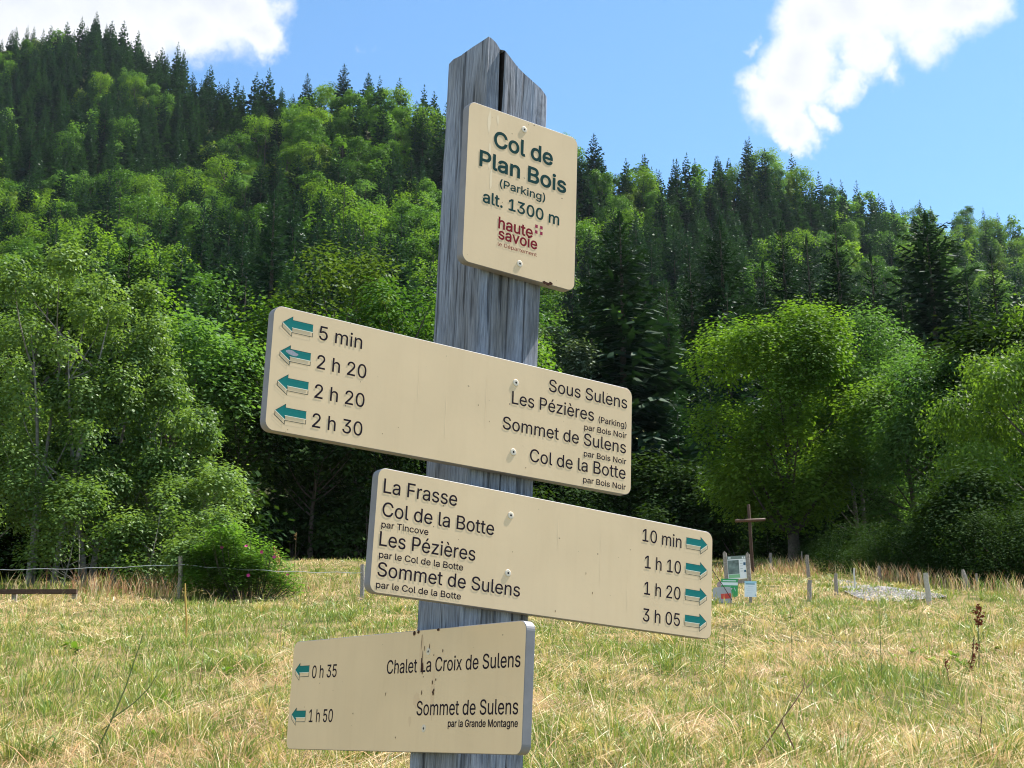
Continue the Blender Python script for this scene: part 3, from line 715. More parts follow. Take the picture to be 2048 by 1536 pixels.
# edge of the wood behind the meadow
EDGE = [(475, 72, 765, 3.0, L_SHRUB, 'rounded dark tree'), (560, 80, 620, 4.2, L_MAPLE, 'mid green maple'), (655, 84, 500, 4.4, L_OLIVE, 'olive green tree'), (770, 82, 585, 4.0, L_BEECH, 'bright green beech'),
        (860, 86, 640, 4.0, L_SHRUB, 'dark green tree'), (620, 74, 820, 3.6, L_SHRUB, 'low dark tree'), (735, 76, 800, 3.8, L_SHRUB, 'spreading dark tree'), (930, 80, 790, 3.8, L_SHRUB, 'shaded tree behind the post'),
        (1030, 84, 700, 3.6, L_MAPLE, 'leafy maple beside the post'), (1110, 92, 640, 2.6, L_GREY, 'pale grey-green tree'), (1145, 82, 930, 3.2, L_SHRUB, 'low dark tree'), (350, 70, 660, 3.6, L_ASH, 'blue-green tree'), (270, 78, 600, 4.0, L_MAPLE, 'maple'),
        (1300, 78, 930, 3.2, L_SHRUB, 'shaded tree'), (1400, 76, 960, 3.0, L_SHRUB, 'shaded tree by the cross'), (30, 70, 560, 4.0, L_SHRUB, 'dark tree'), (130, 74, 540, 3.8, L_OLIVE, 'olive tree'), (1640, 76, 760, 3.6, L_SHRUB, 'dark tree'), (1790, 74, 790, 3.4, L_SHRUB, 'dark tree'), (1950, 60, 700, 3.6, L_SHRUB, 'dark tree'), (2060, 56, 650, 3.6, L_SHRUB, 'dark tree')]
WHERE = {475: 'just above the end of the long arrow board', 560: 'above the point of the long arrow board', 655: 'on the slope above the arrow board', 770: 'at the wood edge beside the post', 860: 'directly beside the post', 620: 'over the shaded wood edge below the arrow board',
         735: 'over the shaded wood edge near the post', 930: 'between the boards', 1030: 'just above the arrow board', 1110: 'between the post and the tall spruces', 1145: 'under the end of the arrow board', 350: 'behind the alder row', 270: 'close behind the alders',
         1300: 'below the tall ragged spruce', 1400: 'in deep shade', 30: 'behind the tallest alder', 130: 'behind the forked alder', 1640: 'behind the large maple', 1790: 'behind the two ashes', 1950: 'behind the cherry and hazel', 2060: 'close behind the cherry'}
for i, (px, D, yt, R, m, kind) in enumerate(EDGE):
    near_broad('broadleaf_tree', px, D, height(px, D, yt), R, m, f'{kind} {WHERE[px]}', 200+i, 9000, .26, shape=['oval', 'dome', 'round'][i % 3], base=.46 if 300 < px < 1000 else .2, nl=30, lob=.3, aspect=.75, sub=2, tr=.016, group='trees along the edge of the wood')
def shrubs():
    rng = np.random.default_rng(9); protos = []
    for k in range(4):
        s = Soup(); r2 = np.random.default_rng(300+k); lb = lobes_for(r2, 1.5, .1, 2.4, 14, .42, 'dome')
        for q in lb[:6]: s.tube([(0, 0, -.2), q[:3]*.5+np.array([0, 0, -.1]), q[:3]], [.04, .03, .01], 4, 0, cap=False)
        v, f, a = crown_leaves(r2, lb, 2200, .2, .7, sub=2); s.add(v, f, 1, a)
        me = s.build('shrub'); me.materials.append(BARK); me.materials.append(L_SHRUB); protos.append(me)
    brambles = []
    for k in range(2):
        s = Soup(); r2 = np.random.default_rng(320+k); lb = lobes_for(r2, 1.9, .0, 2.3, 22, .36, 'dome')
        for q in lb[:8]: s.tube([(0, 0, -.2), q[:3]*.5+np.array([0, 0, -.1]), q[:3]], [.03, .02, .008], 4, 0, cap=False)
        v, f, a = crown_leaves(r2, lb, 6500, .10, .62, sub=2); s.add(v, f, 1, a)
        me = s.build('bramble'); me.materials.append(BARK); me.materials.append(L_SHRUB); brambles.append(me)
    n = 0
    for px, D, sc in [(1640,60,.9),(1672,53,.9),(1700,49,1.1),(1732,47,.9),(1762,45,1.1),(1795,44,1.0),(1828,43,1.1),(1862,42,1.2),(1893,41,1.1),(1926,40,1.2),(1958,39,1.1),(1990,38.5,1.3),(2022,38,1.2),(2056,37.5,1.3),(2090,38,1.3)]:
        x, y, z = at_depth(px, D)
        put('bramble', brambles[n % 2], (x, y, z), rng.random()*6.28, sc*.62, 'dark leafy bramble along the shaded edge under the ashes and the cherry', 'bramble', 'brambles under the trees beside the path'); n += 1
    for px in np.arange(-40, 440, 26):
        x, y, z = at_depth(px+rng.normal()*6, 43+7*rng.random())
        put('understory_shrub', protos[n % 4], (x, y, z), rng.random()*6.28, .8+.5*rng.random(), 'dark shrub in the shade behind the stems of the alders', 'shrub', 'shrubs behind the alder stems'); n += 1
    for px in np.arange(10, 2060, 34):
        D = 73+6*rng.random() if px < 1500 else 68+8*rng.random()
        if px > 1880: D = 47+5*rng.random()
        x, y, z = at_depth(px+rng.normal()*8, D); sc = .7+.8*rng.random()
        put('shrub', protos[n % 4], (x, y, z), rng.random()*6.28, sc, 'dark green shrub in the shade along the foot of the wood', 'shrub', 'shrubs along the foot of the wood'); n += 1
shrubs()
far_forest(list(hillside()))

# ------------------------------------------------------------------ letter shapes: advance, then outlines as x, y, x, y ... in 1/1000 of the type size
GLYPHS = {
 ' ': (188, []),
 '(': (273, [[89,207,90,244,94,283,101,324,109,364,119,403,132,441,145,477,160,510,177,539,236,539,219,503,204,466,191,428,179,390,169,351,161,313,156,276,152,241,151,207,152,176,155,145,160,115,167,83,177,50,188,16,202,-19,218,-57,236,-96,177,-96,150,-46,128,4,111,55,99,106,92,156]]),
 ')': (273, [[37,-96,56,-56,72,-18,86,18,97,52,106,85,113,116,118,147,121,177,122,207,121,241,117,276,112,313,104,351,94,390,82,428,69,466,54,503,37,539,97,539,113,510,128,477,142,441,154,403,164,364,173,323,179,283,183,244,184,207,182,156,174,104,161,53,144,3,123,-47,97,-96]]),
 '.': (188, [[95,-4,83,-3,73,1,63,9,55,18,51,29,50,41,51,53,55,64,63,73,73,81,83,85,95,87,107,85,118,81,128,73,135,64,140,53,141,41,140,29,135,18,128,9,118,1,107,-3]]),
 '0': (453, [[227,-7,191,-3,158,7,130,24,105,48,85,77,69,113,57,155,50,202,48,254,50,306,57,353,69,395,85,431,106,461,130,484,159,502,191,512,227,516,262,512,295,502,323,484,348,461,368,431,384,395,396,353,403,306,405,254,403,202,396,155,384,113,368,77,348,48,323,24,295,7,263,-3], [227,50,250,52,271,60,290,74,306,92,320,116,330,144,338,176,342,213,344,254,342,295,338,332,330,365,320,393,306,416,290,435,271,449,250,457,227,460,203,457,182,449,163,435,147,416,134,393,123,365,115,332,111,295,109,254,111,213,115,176,123,144,134,116,147,92,163,74,182,60,203,52]]),
 '1': (453, [[76,0,76,55,391,55,391,0], [276,509,276,0,212,0,212,448,209,448,86,358,86,427,198,509]]),
 '2': (453, [[64,0,64,47,234,229,282,282,294,298,303,312,311,327,316,341,319,356,320,371,319,389,315,405,308,419,298,431,287,441,273,449,258,455,241,458,224,460,205,458,188,454,172,447,159,438,148,427,139,413,132,398,128,381,127,362,66,362,68,391,75,418,86,442,102,464,121,482,143,496,168,507,196,513,225,516,254,513,281,507,306,497,328,482,346,465,361,445,372,423,379,398,381,372,380,354,377,336,371,318,363,299,351,280,336,259,267,180,153,60,153,57,389,57,389,0]]),
 '3': (453, [[218,-7,188,-5,159,1,133,10,108,22,88,38,70,57,57,79,48,104,44,132,109,132,112,115,118,100,126,87,137,76,150,66,165,59,182,54,200,51,219,50,239,51,258,55,275,61,291,69,304,80,315,93,323,108,328,125,329,145,328,163,323,180,316,196,306,211,292,223,275,234,254,241,229,246,201,248,157,248,157,299,288,448,288,452,70,452,70,509,372,509,372,461,211,278,211,289,247,290,279,286,308,276,333,262,354,244,371,222,383,198,391,173,393,145,390,116,383,90,370,66,354,45,333,27,309,12,281,2,251,-5]]),
 '5': (453, [[221,-7,192,-5,165,1,140,11,118,25,99,41,83,60,71,82,63,105,60,130,122,130,125,115,130,102,138,89,148,78,160,68,173,60,188,54,204,51,221,50,241,51,259,56,276,64,291,75,304,89,314,104,322,122,326,141,328,162,326,183,321,203,314,221,303,237,290,251,275,262,257,270,238,275,218,277,201,276,184,273,167,268,152,262,139,255,128,246,67,253,96,509,366,509,366,452,151,452,134,301,136,301,148,311,162,318,178,325,194,330,212,333,229,334,252,332,274,328,294,321,313,311,330,299,345,285,358,269,370,251,379,231,386,210,390,187,391,163,388,132,381,102,369,76,352,52,332,32,309,15,282,3,253,-4]]),
 'B': (456, [[60,0,60,509,241,509,274,507,304,501,329,491,350,477,367,461,381,442,390,421,396,398,398,374,397,353,393,336,387,320,378,307,368,295,356,286,343,278,329,272,315,267,315,262,331,260,347,254,363,245,378,234,391,220,402,203,411,184,416,161,418,136,416,111,410,88,400,67,386,48,368,31,344,18,317,8,284,2,247,0], [125,57,245,57,281,60,309,67,330,80,344,96,353,115,355,137,354,153,350,169,342,184,333,197,320,209,306,218,289,225,269,229,248,231,125,231], [125,285,238,285,256,287,273,290,288,296,302,304,314,314,323,326,330,340,335,355,336,372,333,393,326,412,313,429,294,442,270,449,240,452,125,452]]),
 'C': (510, [[267,-7,225,-3,186,7,150,25,119,49,92,79,70,115,53,157,44,203,40,254,44,305,53,352,70,393,92,429,119,459,150,484,186,501,225,512,267,516,293,514,317,511,340,504,362,496,383,485,402,471,419,456,435,438,448,418,459,397,467,373,473,348,408,348,404,365,397,380,389,395,380,407,369,418,357,428,344,437,330,444,315,449,300,453,284,455,267,456,237,453,209,445,184,432,161,414,141,391,125,364,113,332,106,295,103,254,106,213,113,177,125,145,141,117,161,94,184,76,210,63,237,56,267,53,284,54,300,56,315,60,330,65,344,72,357,81,369,90,380,102,389,114,397,128,404,144,408,160,473,160,467,135,459,112,448,91,435,71,420,53,402,38,383,24,363,13,341,5,317,-2,293,-6]]),
 'D': (502, [[219,0,96,0,96,57,215,57,254,60,288,68,318,81,343,99,363,122,379,149,390,181,397,216,399,255,397,294,390,329,379,361,364,388,344,410,320,428,291,441,258,449,221,452,93,452,93,509,225,509,273,505,315,495,353,478,385,455,412,426,433,391,449,351,458,306,462,255,458,205,449,159,433,119,411,83,384,54,351,31,312,14,268,3], [125,509,125,0,60,0,60,509]]),
 'F': (410, [[60,0,60,509,369,509,369,452,125,452,125,278,346,278,346,221,125,221,125,0]]),
 'G': (520, [[269,-7,225,-3,185,7,149,25,118,49,91,79,69,116,53,157,43,203,40,254,43,305,53,352,69,393,91,429,117,459,149,484,184,501,223,512,265,516,291,514,316,510,340,504,363,494,384,483,403,469,421,453,436,436,449,416,460,395,468,373,474,349,408,349,402,365,395,379,387,393,378,406,368,417,356,427,344,436,330,443,315,448,300,453,283,455,265,456,236,453,209,445,183,432,160,414,141,392,125,364,113,332,106,295,103,254,106,213,113,177,125,145,141,117,161,95,184,76,210,63,238,56,269,53,296,55,322,61,345,71,365,85,382,102,396,123,407,147,413,173,415,202,434,199,283,199,283,256,478,256,478,200,475,160,466,124,451,91,431,62,406,38,377,19,344,5,308,-4]]),
 'L': (393, [[60,0,60,509,125,509,125,57,361,57,361,0]]),
 'M': (628, [[60,0,60,509,152,509,277,187,287,159,299,123,311,84,322,49,307,49,318,83,330,121,342,158,352,187,476,509,568,509,568,0,504,0,504,291,504,327,505,369,506,413,507,457,513,457,498,409,482,363,467,322,456,291,342,0,286,0,170,291,159,321,145,361,129,408,112,457,119,457,120,416,121,372,122,328,122,291,122,0]]),
 'N': (523, [[60,0,60,509,136,509,343,183,363,151,388,107,414,55,405,54,401,108,399,157,399,195,399,509,463,509,463,0,387,0,202,290,177,331,148,381,108,452,119,454,122,384,124,328,125,291,125,0]]),
 'P': (445, [[60,0,60,509,235,509,272,506,305,499,332,487,356,471,375,452,390,430,400,404,407,377,409,348,407,318,400,291,390,265,375,243,356,223,332,207,305,195,272,188,235,186,109,186,109,242,233,242,257,244,279,248,297,256,312,266,324,279,333,294,339,310,343,328,344,348,343,367,339,385,333,402,324,416,312,428,297,439,279,446,257,451,232,452,125,452,125,0]]),
 'S': (447, [[224,-9,188,-7,156,-1,128,9,102,23,81,40,64,60,51,83,42,109,38,137,104,137,108,118,114,102,123,88,136,76,150,66,166,59,185,53,204,50,224,49,246,50,267,54,286,60,303,69,317,79,329,92,338,106,344,122,346,139,344,154,340,168,332,179,322,189,310,197,296,205,245,222,184,239,145,253,112,269,86,289,67,313,56,341,52,372,54,400,62,425,75,448,92,468,113,484,138,498,165,508,195,514,227,516,259,514,289,508,316,498,340,484,360,468,377,449,390,427,398,403,401,378,337,378,332,402,320,421,302,437,280,449,254,456,225,459,204,457,185,454,167,448,152,440,139,430,129,418,121,405,117,391,115,376,117,359,122,345,131,334,142,324,155,315,169,308,212,293,264,279,312,264,328,256,344,248,359,238,372,226,384,213,395,198,402,180,407,161,408,139,406,112,399,87,386,64,370,43,349,25,323,11,294,0,261,-7]]),
 'T': (449, [[32,452,32,509,417,509,417,452,257,452,257,0,193,0,193,452]]),
 'a': (389, [[160,-9,137,-7,115,-3,94,5,76,15,60,29,48,45,38,63,32,84,30,108,32,128,36,146,43,161,53,174,64,184,78,193,92,200,108,206,125,211,178,220,234,227,247,229,257,231,265,235,271,240,274,246,276,255,276,257,275,272,272,285,267,297,260,307,251,315,240,322,227,327,212,330,196,331,178,330,163,327,149,322,137,316,127,309,118,301,110,292,104,283,100,274,41,291,51,313,64,331,79,346,95,358,114,368,133,375,153,380,173,383,194,384,239,379,255,375,271,369,286,360,300,350,312,336,322,320,330,301,335,278,337,251,337,0,277,0,277,52,272,52,252,25,242,16,229,8,215,1,199,-4,181,-7], [170,45,192,47,211,51,228,59,242,68,254,80,263,93,270,108,274,122,276,138,276,190,259,182,231,176,200,171,175,168,134,159,122,153,112,147,103,139,97,130,93,118,92,105,93,93,96,82,102,72,109,64,119,57,130,52,142,48,156,46]]),
 'c': (396, [[207,-8,174,-5,144,3,117,16,93,35,72,58,56,85,44,116,37,150,34,187,37,225,44,260,56,291,72,318,93,341,117,360,144,374,174,382,207,384,226,384,243,381,260,377,276,371,291,364,305,356,318,346,330,335,340,322,349,308,356,293,362,277,303,262,290,289,270,311,242,325,207,330,184,328,163,321,145,310,130,296,118,278,108,258,102,236,98,212,96,187,98,163,102,139,108,117,118,97,130,80,145,66,163,55,184,49,207,46,243,52,271,66,292,89,304,117,363,102,357,86,350,70,341,56,331,43,319,32,306,21,292,12,277,5,261,-1,244,-5,226,-7]]),
 'd': (424, [[195,-8,165,-6,137,3,111,16,89,34,70,57,55,84,43,116,36,151,34,189,36,227,43,261,55,293,70,320,89,342,112,361,137,374,165,382,196,384,218,383,237,379,253,373,267,364,278,355,287,346,306,319,311,319,311,509,372,509,372,0,313,0,313,59,307,59,287,31,277,21,266,12,252,4,236,-3,217,-7], [205,47,226,49,246,55,263,65,278,78,290,95,299,115,306,138,310,162,312,189,310,216,306,241,300,263,290,282,278,299,263,312,246,322,227,328,205,330,182,328,162,322,145,311,130,298,118,281,108,261,102,239,98,215,96,189,98,163,102,139,109,117,118,97,130,80,145,66,162,55,182,49]]),
 'e': (404, [[212,-8,177,-5,145,3,117,16,92,35,72,58,56,85,44,116,37,150,34,187,36,224,44,258,55,290,71,317,91,340,115,359,142,373,172,382,205,384,226,383,246,380,266,374,285,366,303,355,319,341,334,324,347,305,357,282,365,256,370,227,371,194,371,169,75,169,75,221,338,221,310,202,308,226,304,248,298,269,288,286,277,301,263,314,246,323,227,328,205,330,183,328,164,323,146,313,131,301,119,286,109,270,102,251,97,231,96,211,96,178,98,151,102,127,110,106,121,88,135,73,151,61,169,53,190,48,212,46,227,47,241,49,254,53,265,58,276,65,285,73,294,82,300,93,306,105,365,91,358,72,348,55,335,39,320,26,302,14,283,4,261,-3,237,-7]]),
 'g': (425, [[207,-151,180,-149,156,-146,134,-140,114,-132,97,-122,82,-110,70,-97,59,-84,51,-69,101,-41,122,-66,131,-74,142,-82,154,-88,169,-93,187,-96,207,-97,236,-95,261,-87,282,-75,298,-58,308,-34,311,-6,311,68,306,68,287,41,277,32,266,23,252,16,236,10,217,6,195,5,165,7,138,14,113,27,90,43,71,65,55,90,43,120,36,154,34,191,36,229,43,263,55,293,71,320,90,342,112,361,138,374,166,382,196,384,218,383,237,379,253,373,267,365,279,356,288,346,308,319,313,319,313,379,372,379,372,-9,370,-40,363,-67,350,-90,334,-109,314,-124,291,-136,265,-144,237,-149], [205,59,227,61,246,66,264,75,278,87,290,103,300,121,307,142,311,166,312,193,311,219,307,242,300,264,291,283,279,299,264,312,247,322,227,328,205,330,182,328,163,322,145,312,130,298,118,282,109,262,102,241,98,218,96,193,98,167,102,144,109,123,118,104,131,88,145,76,163,66,183,61]]),
 'h': (410, [[114,227,114,0,53,0,53,509,114,509,114,287,102,287,116,319,132,344,152,362,175,374,200,382,227,384,252,383,275,377,295,369,313,356,328,340,341,321,350,298,355,271,357,240,357,0,296,0,296,235,293,263,286,286,273,304,256,318,235,326,210,329,192,328,176,324,161,317,147,308,136,297,126,283,119,266,115,248]]),
 'i': (167, [[53,0,53,379,114,379,114,0], [84,443,73,444,63,448,54,455,47,463,43,472,41,483,43,494,47,504,54,512,63,518,73,522,84,524,95,522,105,518,114,512,121,504,125,494,126,483,125,472,121,463,114,455,105,448,95,444]]),
 'k': (381, [[110,137,110,212,121,212,284,379,360,379,184,199,177,199], [53,0,53,509,114,509,114,0], [294,0,148,186,191,229,372,0]]),
 'l': (189, [[139,-2,112,0,91,8,74,20,62,37,55,59,53,84,53,509,114,509,114,99,114,83,117,71,120,62,126,57,135,53,146,52,160,53,170,54,181,3,162,-1]]),
 'm': (610, [[53,0,53,379,112,379,112,295,108,295,114,314,122,331,132,346,144,358,158,368,172,376,187,382,203,385,219,386,245,383,268,375,287,361,303,342,314,320,321,295,312,295,318,312,326,329,337,343,350,356,364,366,381,375,398,381,417,385,437,386,458,385,478,380,497,372,514,361,529,346,541,328,550,307,555,283,557,255,557,0,496,0,496,254,493,279,485,298,473,313,456,323,438,329,419,330,402,329,387,326,374,320,363,312,353,302,345,290,340,277,336,263,335,247,335,0,274,0,274,260,272,280,265,297,253,311,238,322,220,328,199,330,185,329,171,326,158,320,145,312,135,302,126,289,119,274,115,257,114,238,114,0]]),
 'n': (410, [[114,227,114,0,53,0,53,379,112,379,112,287,102,287,116,319,132,344,152,362,175,374,200,382,227,384,252,383,275,377,295,369,313,356,328,340,341,321,350,298,355,271,357,240,357,0,296,0,296,235,293,263,286,286,273,304,256,318,235,326,210,329,192,328,176,324,161,317,147,308,136,297,126,283,119,266,115,248]]),
 'o': (415, [[207,-8,174,-5,144,3,117,16,93,35,72,58,56,85,44,116,37,150,34,187,37,225,44,260,56,291,72,318,93,341,117,360,144,374,174,382,207,384,241,382,271,374,299,360,323,341,343,318,359,291,371,260,379,225,381,187,379,150,371,116,359,85,343,58,323,35,299,16,271,3,241,-5], [207,46,231,49,252,55,270,66,285,80,298,97,307,117,314,139,318,163,319,187,318,212,314,236,307,258,298,278,285,296,270,310,252,321,231,328,207,330,184,328,163,321,145,310,130,296,118,278,108,258,102,236,98,212,96,187,98,163,102,139,108,117,118,97,130,80,145,66,163,55,184,49]]),
 'p': (424, [[53,-143,53,379,112,379,112,319,118,319,137,346,147,355,158,364,171,373,188,379,207,383,229,384,259,382,287,374,313,361,335,342,354,320,370,293,381,261,388,227,390,189,388,151,381,116,370,84,355,57,336,34,313,16,288,3,260,-6,229,-8,208,-7,189,-3,173,4,159,12,147,21,138,31,118,59,114,59,114,-143], [220,47,242,49,262,55,279,66,294,80,306,97,316,117,323,139,327,163,328,189,327,215,323,239,316,261,307,281,295,298,280,311,262,322,243,328,220,330,198,328,178,322,161,312,147,299,134,282,125,263,118,241,114,216,113,189,114,162,118,138,125,115,135,95,147,78,162,65,179,55,198,49]]),
 'r': (259, [[53,0,53,379,112,379,112,321,115,321,124,339,137,354,152,367,171,377,191,383,213,385,229,384,243,384,243,322,230,324,207,326,190,324,174,321,159,315,146,306,135,296,126,284,119,269,115,254,114,237,114,0]]),
 's': (365, [[182,-8,157,-7,133,-3,112,3,93,12,76,24,62,38,50,54,41,73,36,94,94,107,101,87,111,72,124,60,141,52,160,47,181,45,206,47,227,53,244,62,258,74,265,88,268,103,266,115,262,126,254,136,243,144,229,150,212,155,149,170,118,180,92,192,72,208,58,227,50,249,47,274,49,295,55,314,65,332,79,347,95,360,115,370,137,378,161,383,187,384,212,383,234,379,254,372,271,363,286,352,299,339,309,324,318,308,324,290,268,277,262,291,254,304,243,316,228,325,210,331,187,333,166,331,147,326,131,317,119,305,111,292,109,277,110,264,115,253,124,243,136,235,152,229,172,223,229,209,261,200,287,187,306,171,320,153,328,131,331,107,329,85,323,65,312,47,298,31,281,18,260,6,236,-2,210,-7]]),
 't': (227, [[204,379,204,327,6,327,6,379], [65,471,126,471,126,98,127,83,130,70,136,61,144,55,156,51,170,50,185,51,202,54,213,2,192,-3,168,-4,138,-1,113,7,92,21,77,41,68,64,65,93]]),
 'u': (410, [[182,-5,158,-3,135,2,115,11,97,23,82,39,69,59,60,82,54,109,53,139,53,379,114,379,114,144,116,117,124,94,137,75,154,61,175,53,200,50,218,51,234,55,249,62,263,71,274,83,283,97,290,113,295,132,296,153,296,379,357,379,357,0,298,0,298,92,307,92,294,60,277,35,257,17,234,5,209,-3]]),
 'v': (389, [[163,0,17,379,84,379,165,155,187,87,206,21,184,21,203,87,224,155,305,379,371,379,226,0]]),
 'x': (379, [[21,0,171,218,171,171,29,379,100,379,147,306,179,253,207,206,175,206,202,253,233,306,282,379,352,379,209,169,209,214,358,0,287,0,231,85,200,136,173,182,205,182,178,136,148,85,91,0]]),
 'z': (380, [[42,0,42,46,254,320,254,323,48,323,48,379,333,379,333,331,126,60,126,56,339,56,339,0]]),
 'è': (404, [[212,-8,177,-5,145,3,117,16,92,35,72,58,56,85,44,116,37,150,34,187,36,224,44,258,55,290,71,317,91,340,115,359,142,373,172,382,205,384,226,383,246,380,266,374,285,366,303,355,319,341,334,324,347,305,357,282,365,256,370,227,371,194,371,169,75,169,75,221,338,221,310,202,308,226,304,248,298,269,288,286,277,301,263,314,246,323,227,328,205,330,183,328,164,323,146,313,131,301,119,286,109,270,102,251,97,231,96,211,96,178,98,151,102,127,110,106,121,88,135,73,151,61,169,53,190,48,212,46,227,47,241,49,254,53,265,58,276,65,285,73,294,82,300,93,306,105,365,91,358,72,348,55,335,39,320,26,302,14,283,4,261,-3,237,-7], [180,429,114,529,182,529,230,429]]),
 'é': (404, [[212,-8,177,-5,145,3,117,16,92,35,72,58,56,85,44,116,37,150,34,187,36,224,44,258,55,290,71,317,91,340,115,359,142,373,172,382,205,384,226,383,246,380,266,374,285,366,303,355,319,341,334,324,347,305,357,282,365,256,370,227,371,194,371,169,75,169,75,221,338,221,310,202,308,226,304,248,298,269,288,286,277,301,263,314,246,323,227,328,205,330,183,328,164,323,146,313,131,301,119,286,109,270,102,251,97,231,96,211,96,178,98,151,102,127,110,106,121,88,135,73,151,61,169,53,190,48,212,46,227,47,241,49,254,53,265,58,276,65,285,73,294,82,300,93,306,105,365,91,358,72,348,55,335,39,320,26,302,14,283,4,261,-3,237,-7], [177,429,225,529,293,529,227,429]]),
}
def _pairs(v): return [(v[i]/508.7, v[i+1]/508.7) for i in range(0, len(v), 2)]
GLYPH = {k: (a/508.7, [_pairs(t) for t in r]) for k, (a, r) in GLYPHS.items()}
def _area(p): return sum(p[i-1][0]*p[i][1]-p[i][0]*p[i-1][1] for i in range(len(p)))/2
def _wind(q, P):
    w = 0
    for p in P:
        for i in range(len(p)):
            (xi, yi), (xj, yj) = p[i-1], p[i]
            if (yi <= q[1]) != (yj <= q[1]):
                c = (xj-xi)*(q[1]-yi)-(q[0]-xi)*(yj-yi)
                if yi <= q[1] and c > 0: w += 1
                elif yj <= q[1] and c < 0: w -= 1
    return w
def _swell(p, d):
    """move an outline sideways by d (to the right of its direction)"""
    out = []; n = len(p)
    for i in range(n):
        (x0, y0), (x1, y1), (x2, y2) = p[i-1], p[i], p[(i+1) % n]
        a = math.hypot(x1-x0, y1-y0) or 1e-9; b = math.hypot(x2-x1, y2-y1) or 1e-9
        n0 = ((y1-y0)/a, -(x1-x0)/a); n1 = ((y2-y1)/b, -(x2-x1)/b); mx, my = n0[0]+n1[0], n0[1]+n1[1]; k = max(.5, 1+n0[0]*n1[0]+n0[1]*n1[1])
        out.append((x1+mx/k*d, y1+my/k*d))
    return out
def fill_mesh(name, letters, off=0.0):
    """flat filled letters (each a list of outlines, holes running the other way) as one mesh"""
    from mathutils.geometry import delaunay_2d_cdt
    if letters and not isinstance(letters[0][0][0], (tuple, list)): letters = [[p] for p in letters]
    bm = bmesh.new(); K = 1000.0
    for g in letters:
        if not g: continue
        sg = 1 if max((_area(p) for p in g), key=abs) > 0 else -1
        g = [[(x*K, y*K) for x, y in (_swell(p, off*sg) if off else p)] for p in g]
        vv, ee = [], []
        for p in g:
            b = len(vv); vv += [Vector(q) for q in p]; ee += [(b+i, b+(i+1) % len(p)) for i in range(len(p))]
        ov, _, of = delaunay_2d_cdt(vv, ee, [], 0, 1e-4)[:3]
        bv = [bm.verts.new((v.x/K, v.y/K, 0)) for v in ov]
        for f in of:
            cx = sum(ov[i].x for i in f)/len(f); cyy = sum(ov[i].y for i in f)/len(f)
            if _wind((cx, cyy), g):
                nf = bm.faces.new([bv[i] for i in f]); nf.normal_update()
                if nf.normal.z < 0: nf.normal_flip()
    bmesh.ops.delete(bm, geom=[v for v in bm.verts if not v.link_faces], context='VERTS')
    me = bpy.data.meshes.new(name); bm.to_mesh(me); bm.free()
    return me
def text_polys(txt, u0, u1, v, cap):
    x = 0; out = []
    for ch in txt:
        a, r = GLYPH[ch]
        out.append([[(x+q[0], q[1]) for q in p] for p in r]); x += a
    lo = min(q[0] for g in out for p in g for q in p); hi = max(q[0] for g in out for p in g for q in p); k = (u1-u0)/(hi-lo)
    return [[[(u0+(q[0]-lo)*k, v+q[1]*cap) for q in p] for p in g] for g in out if g]

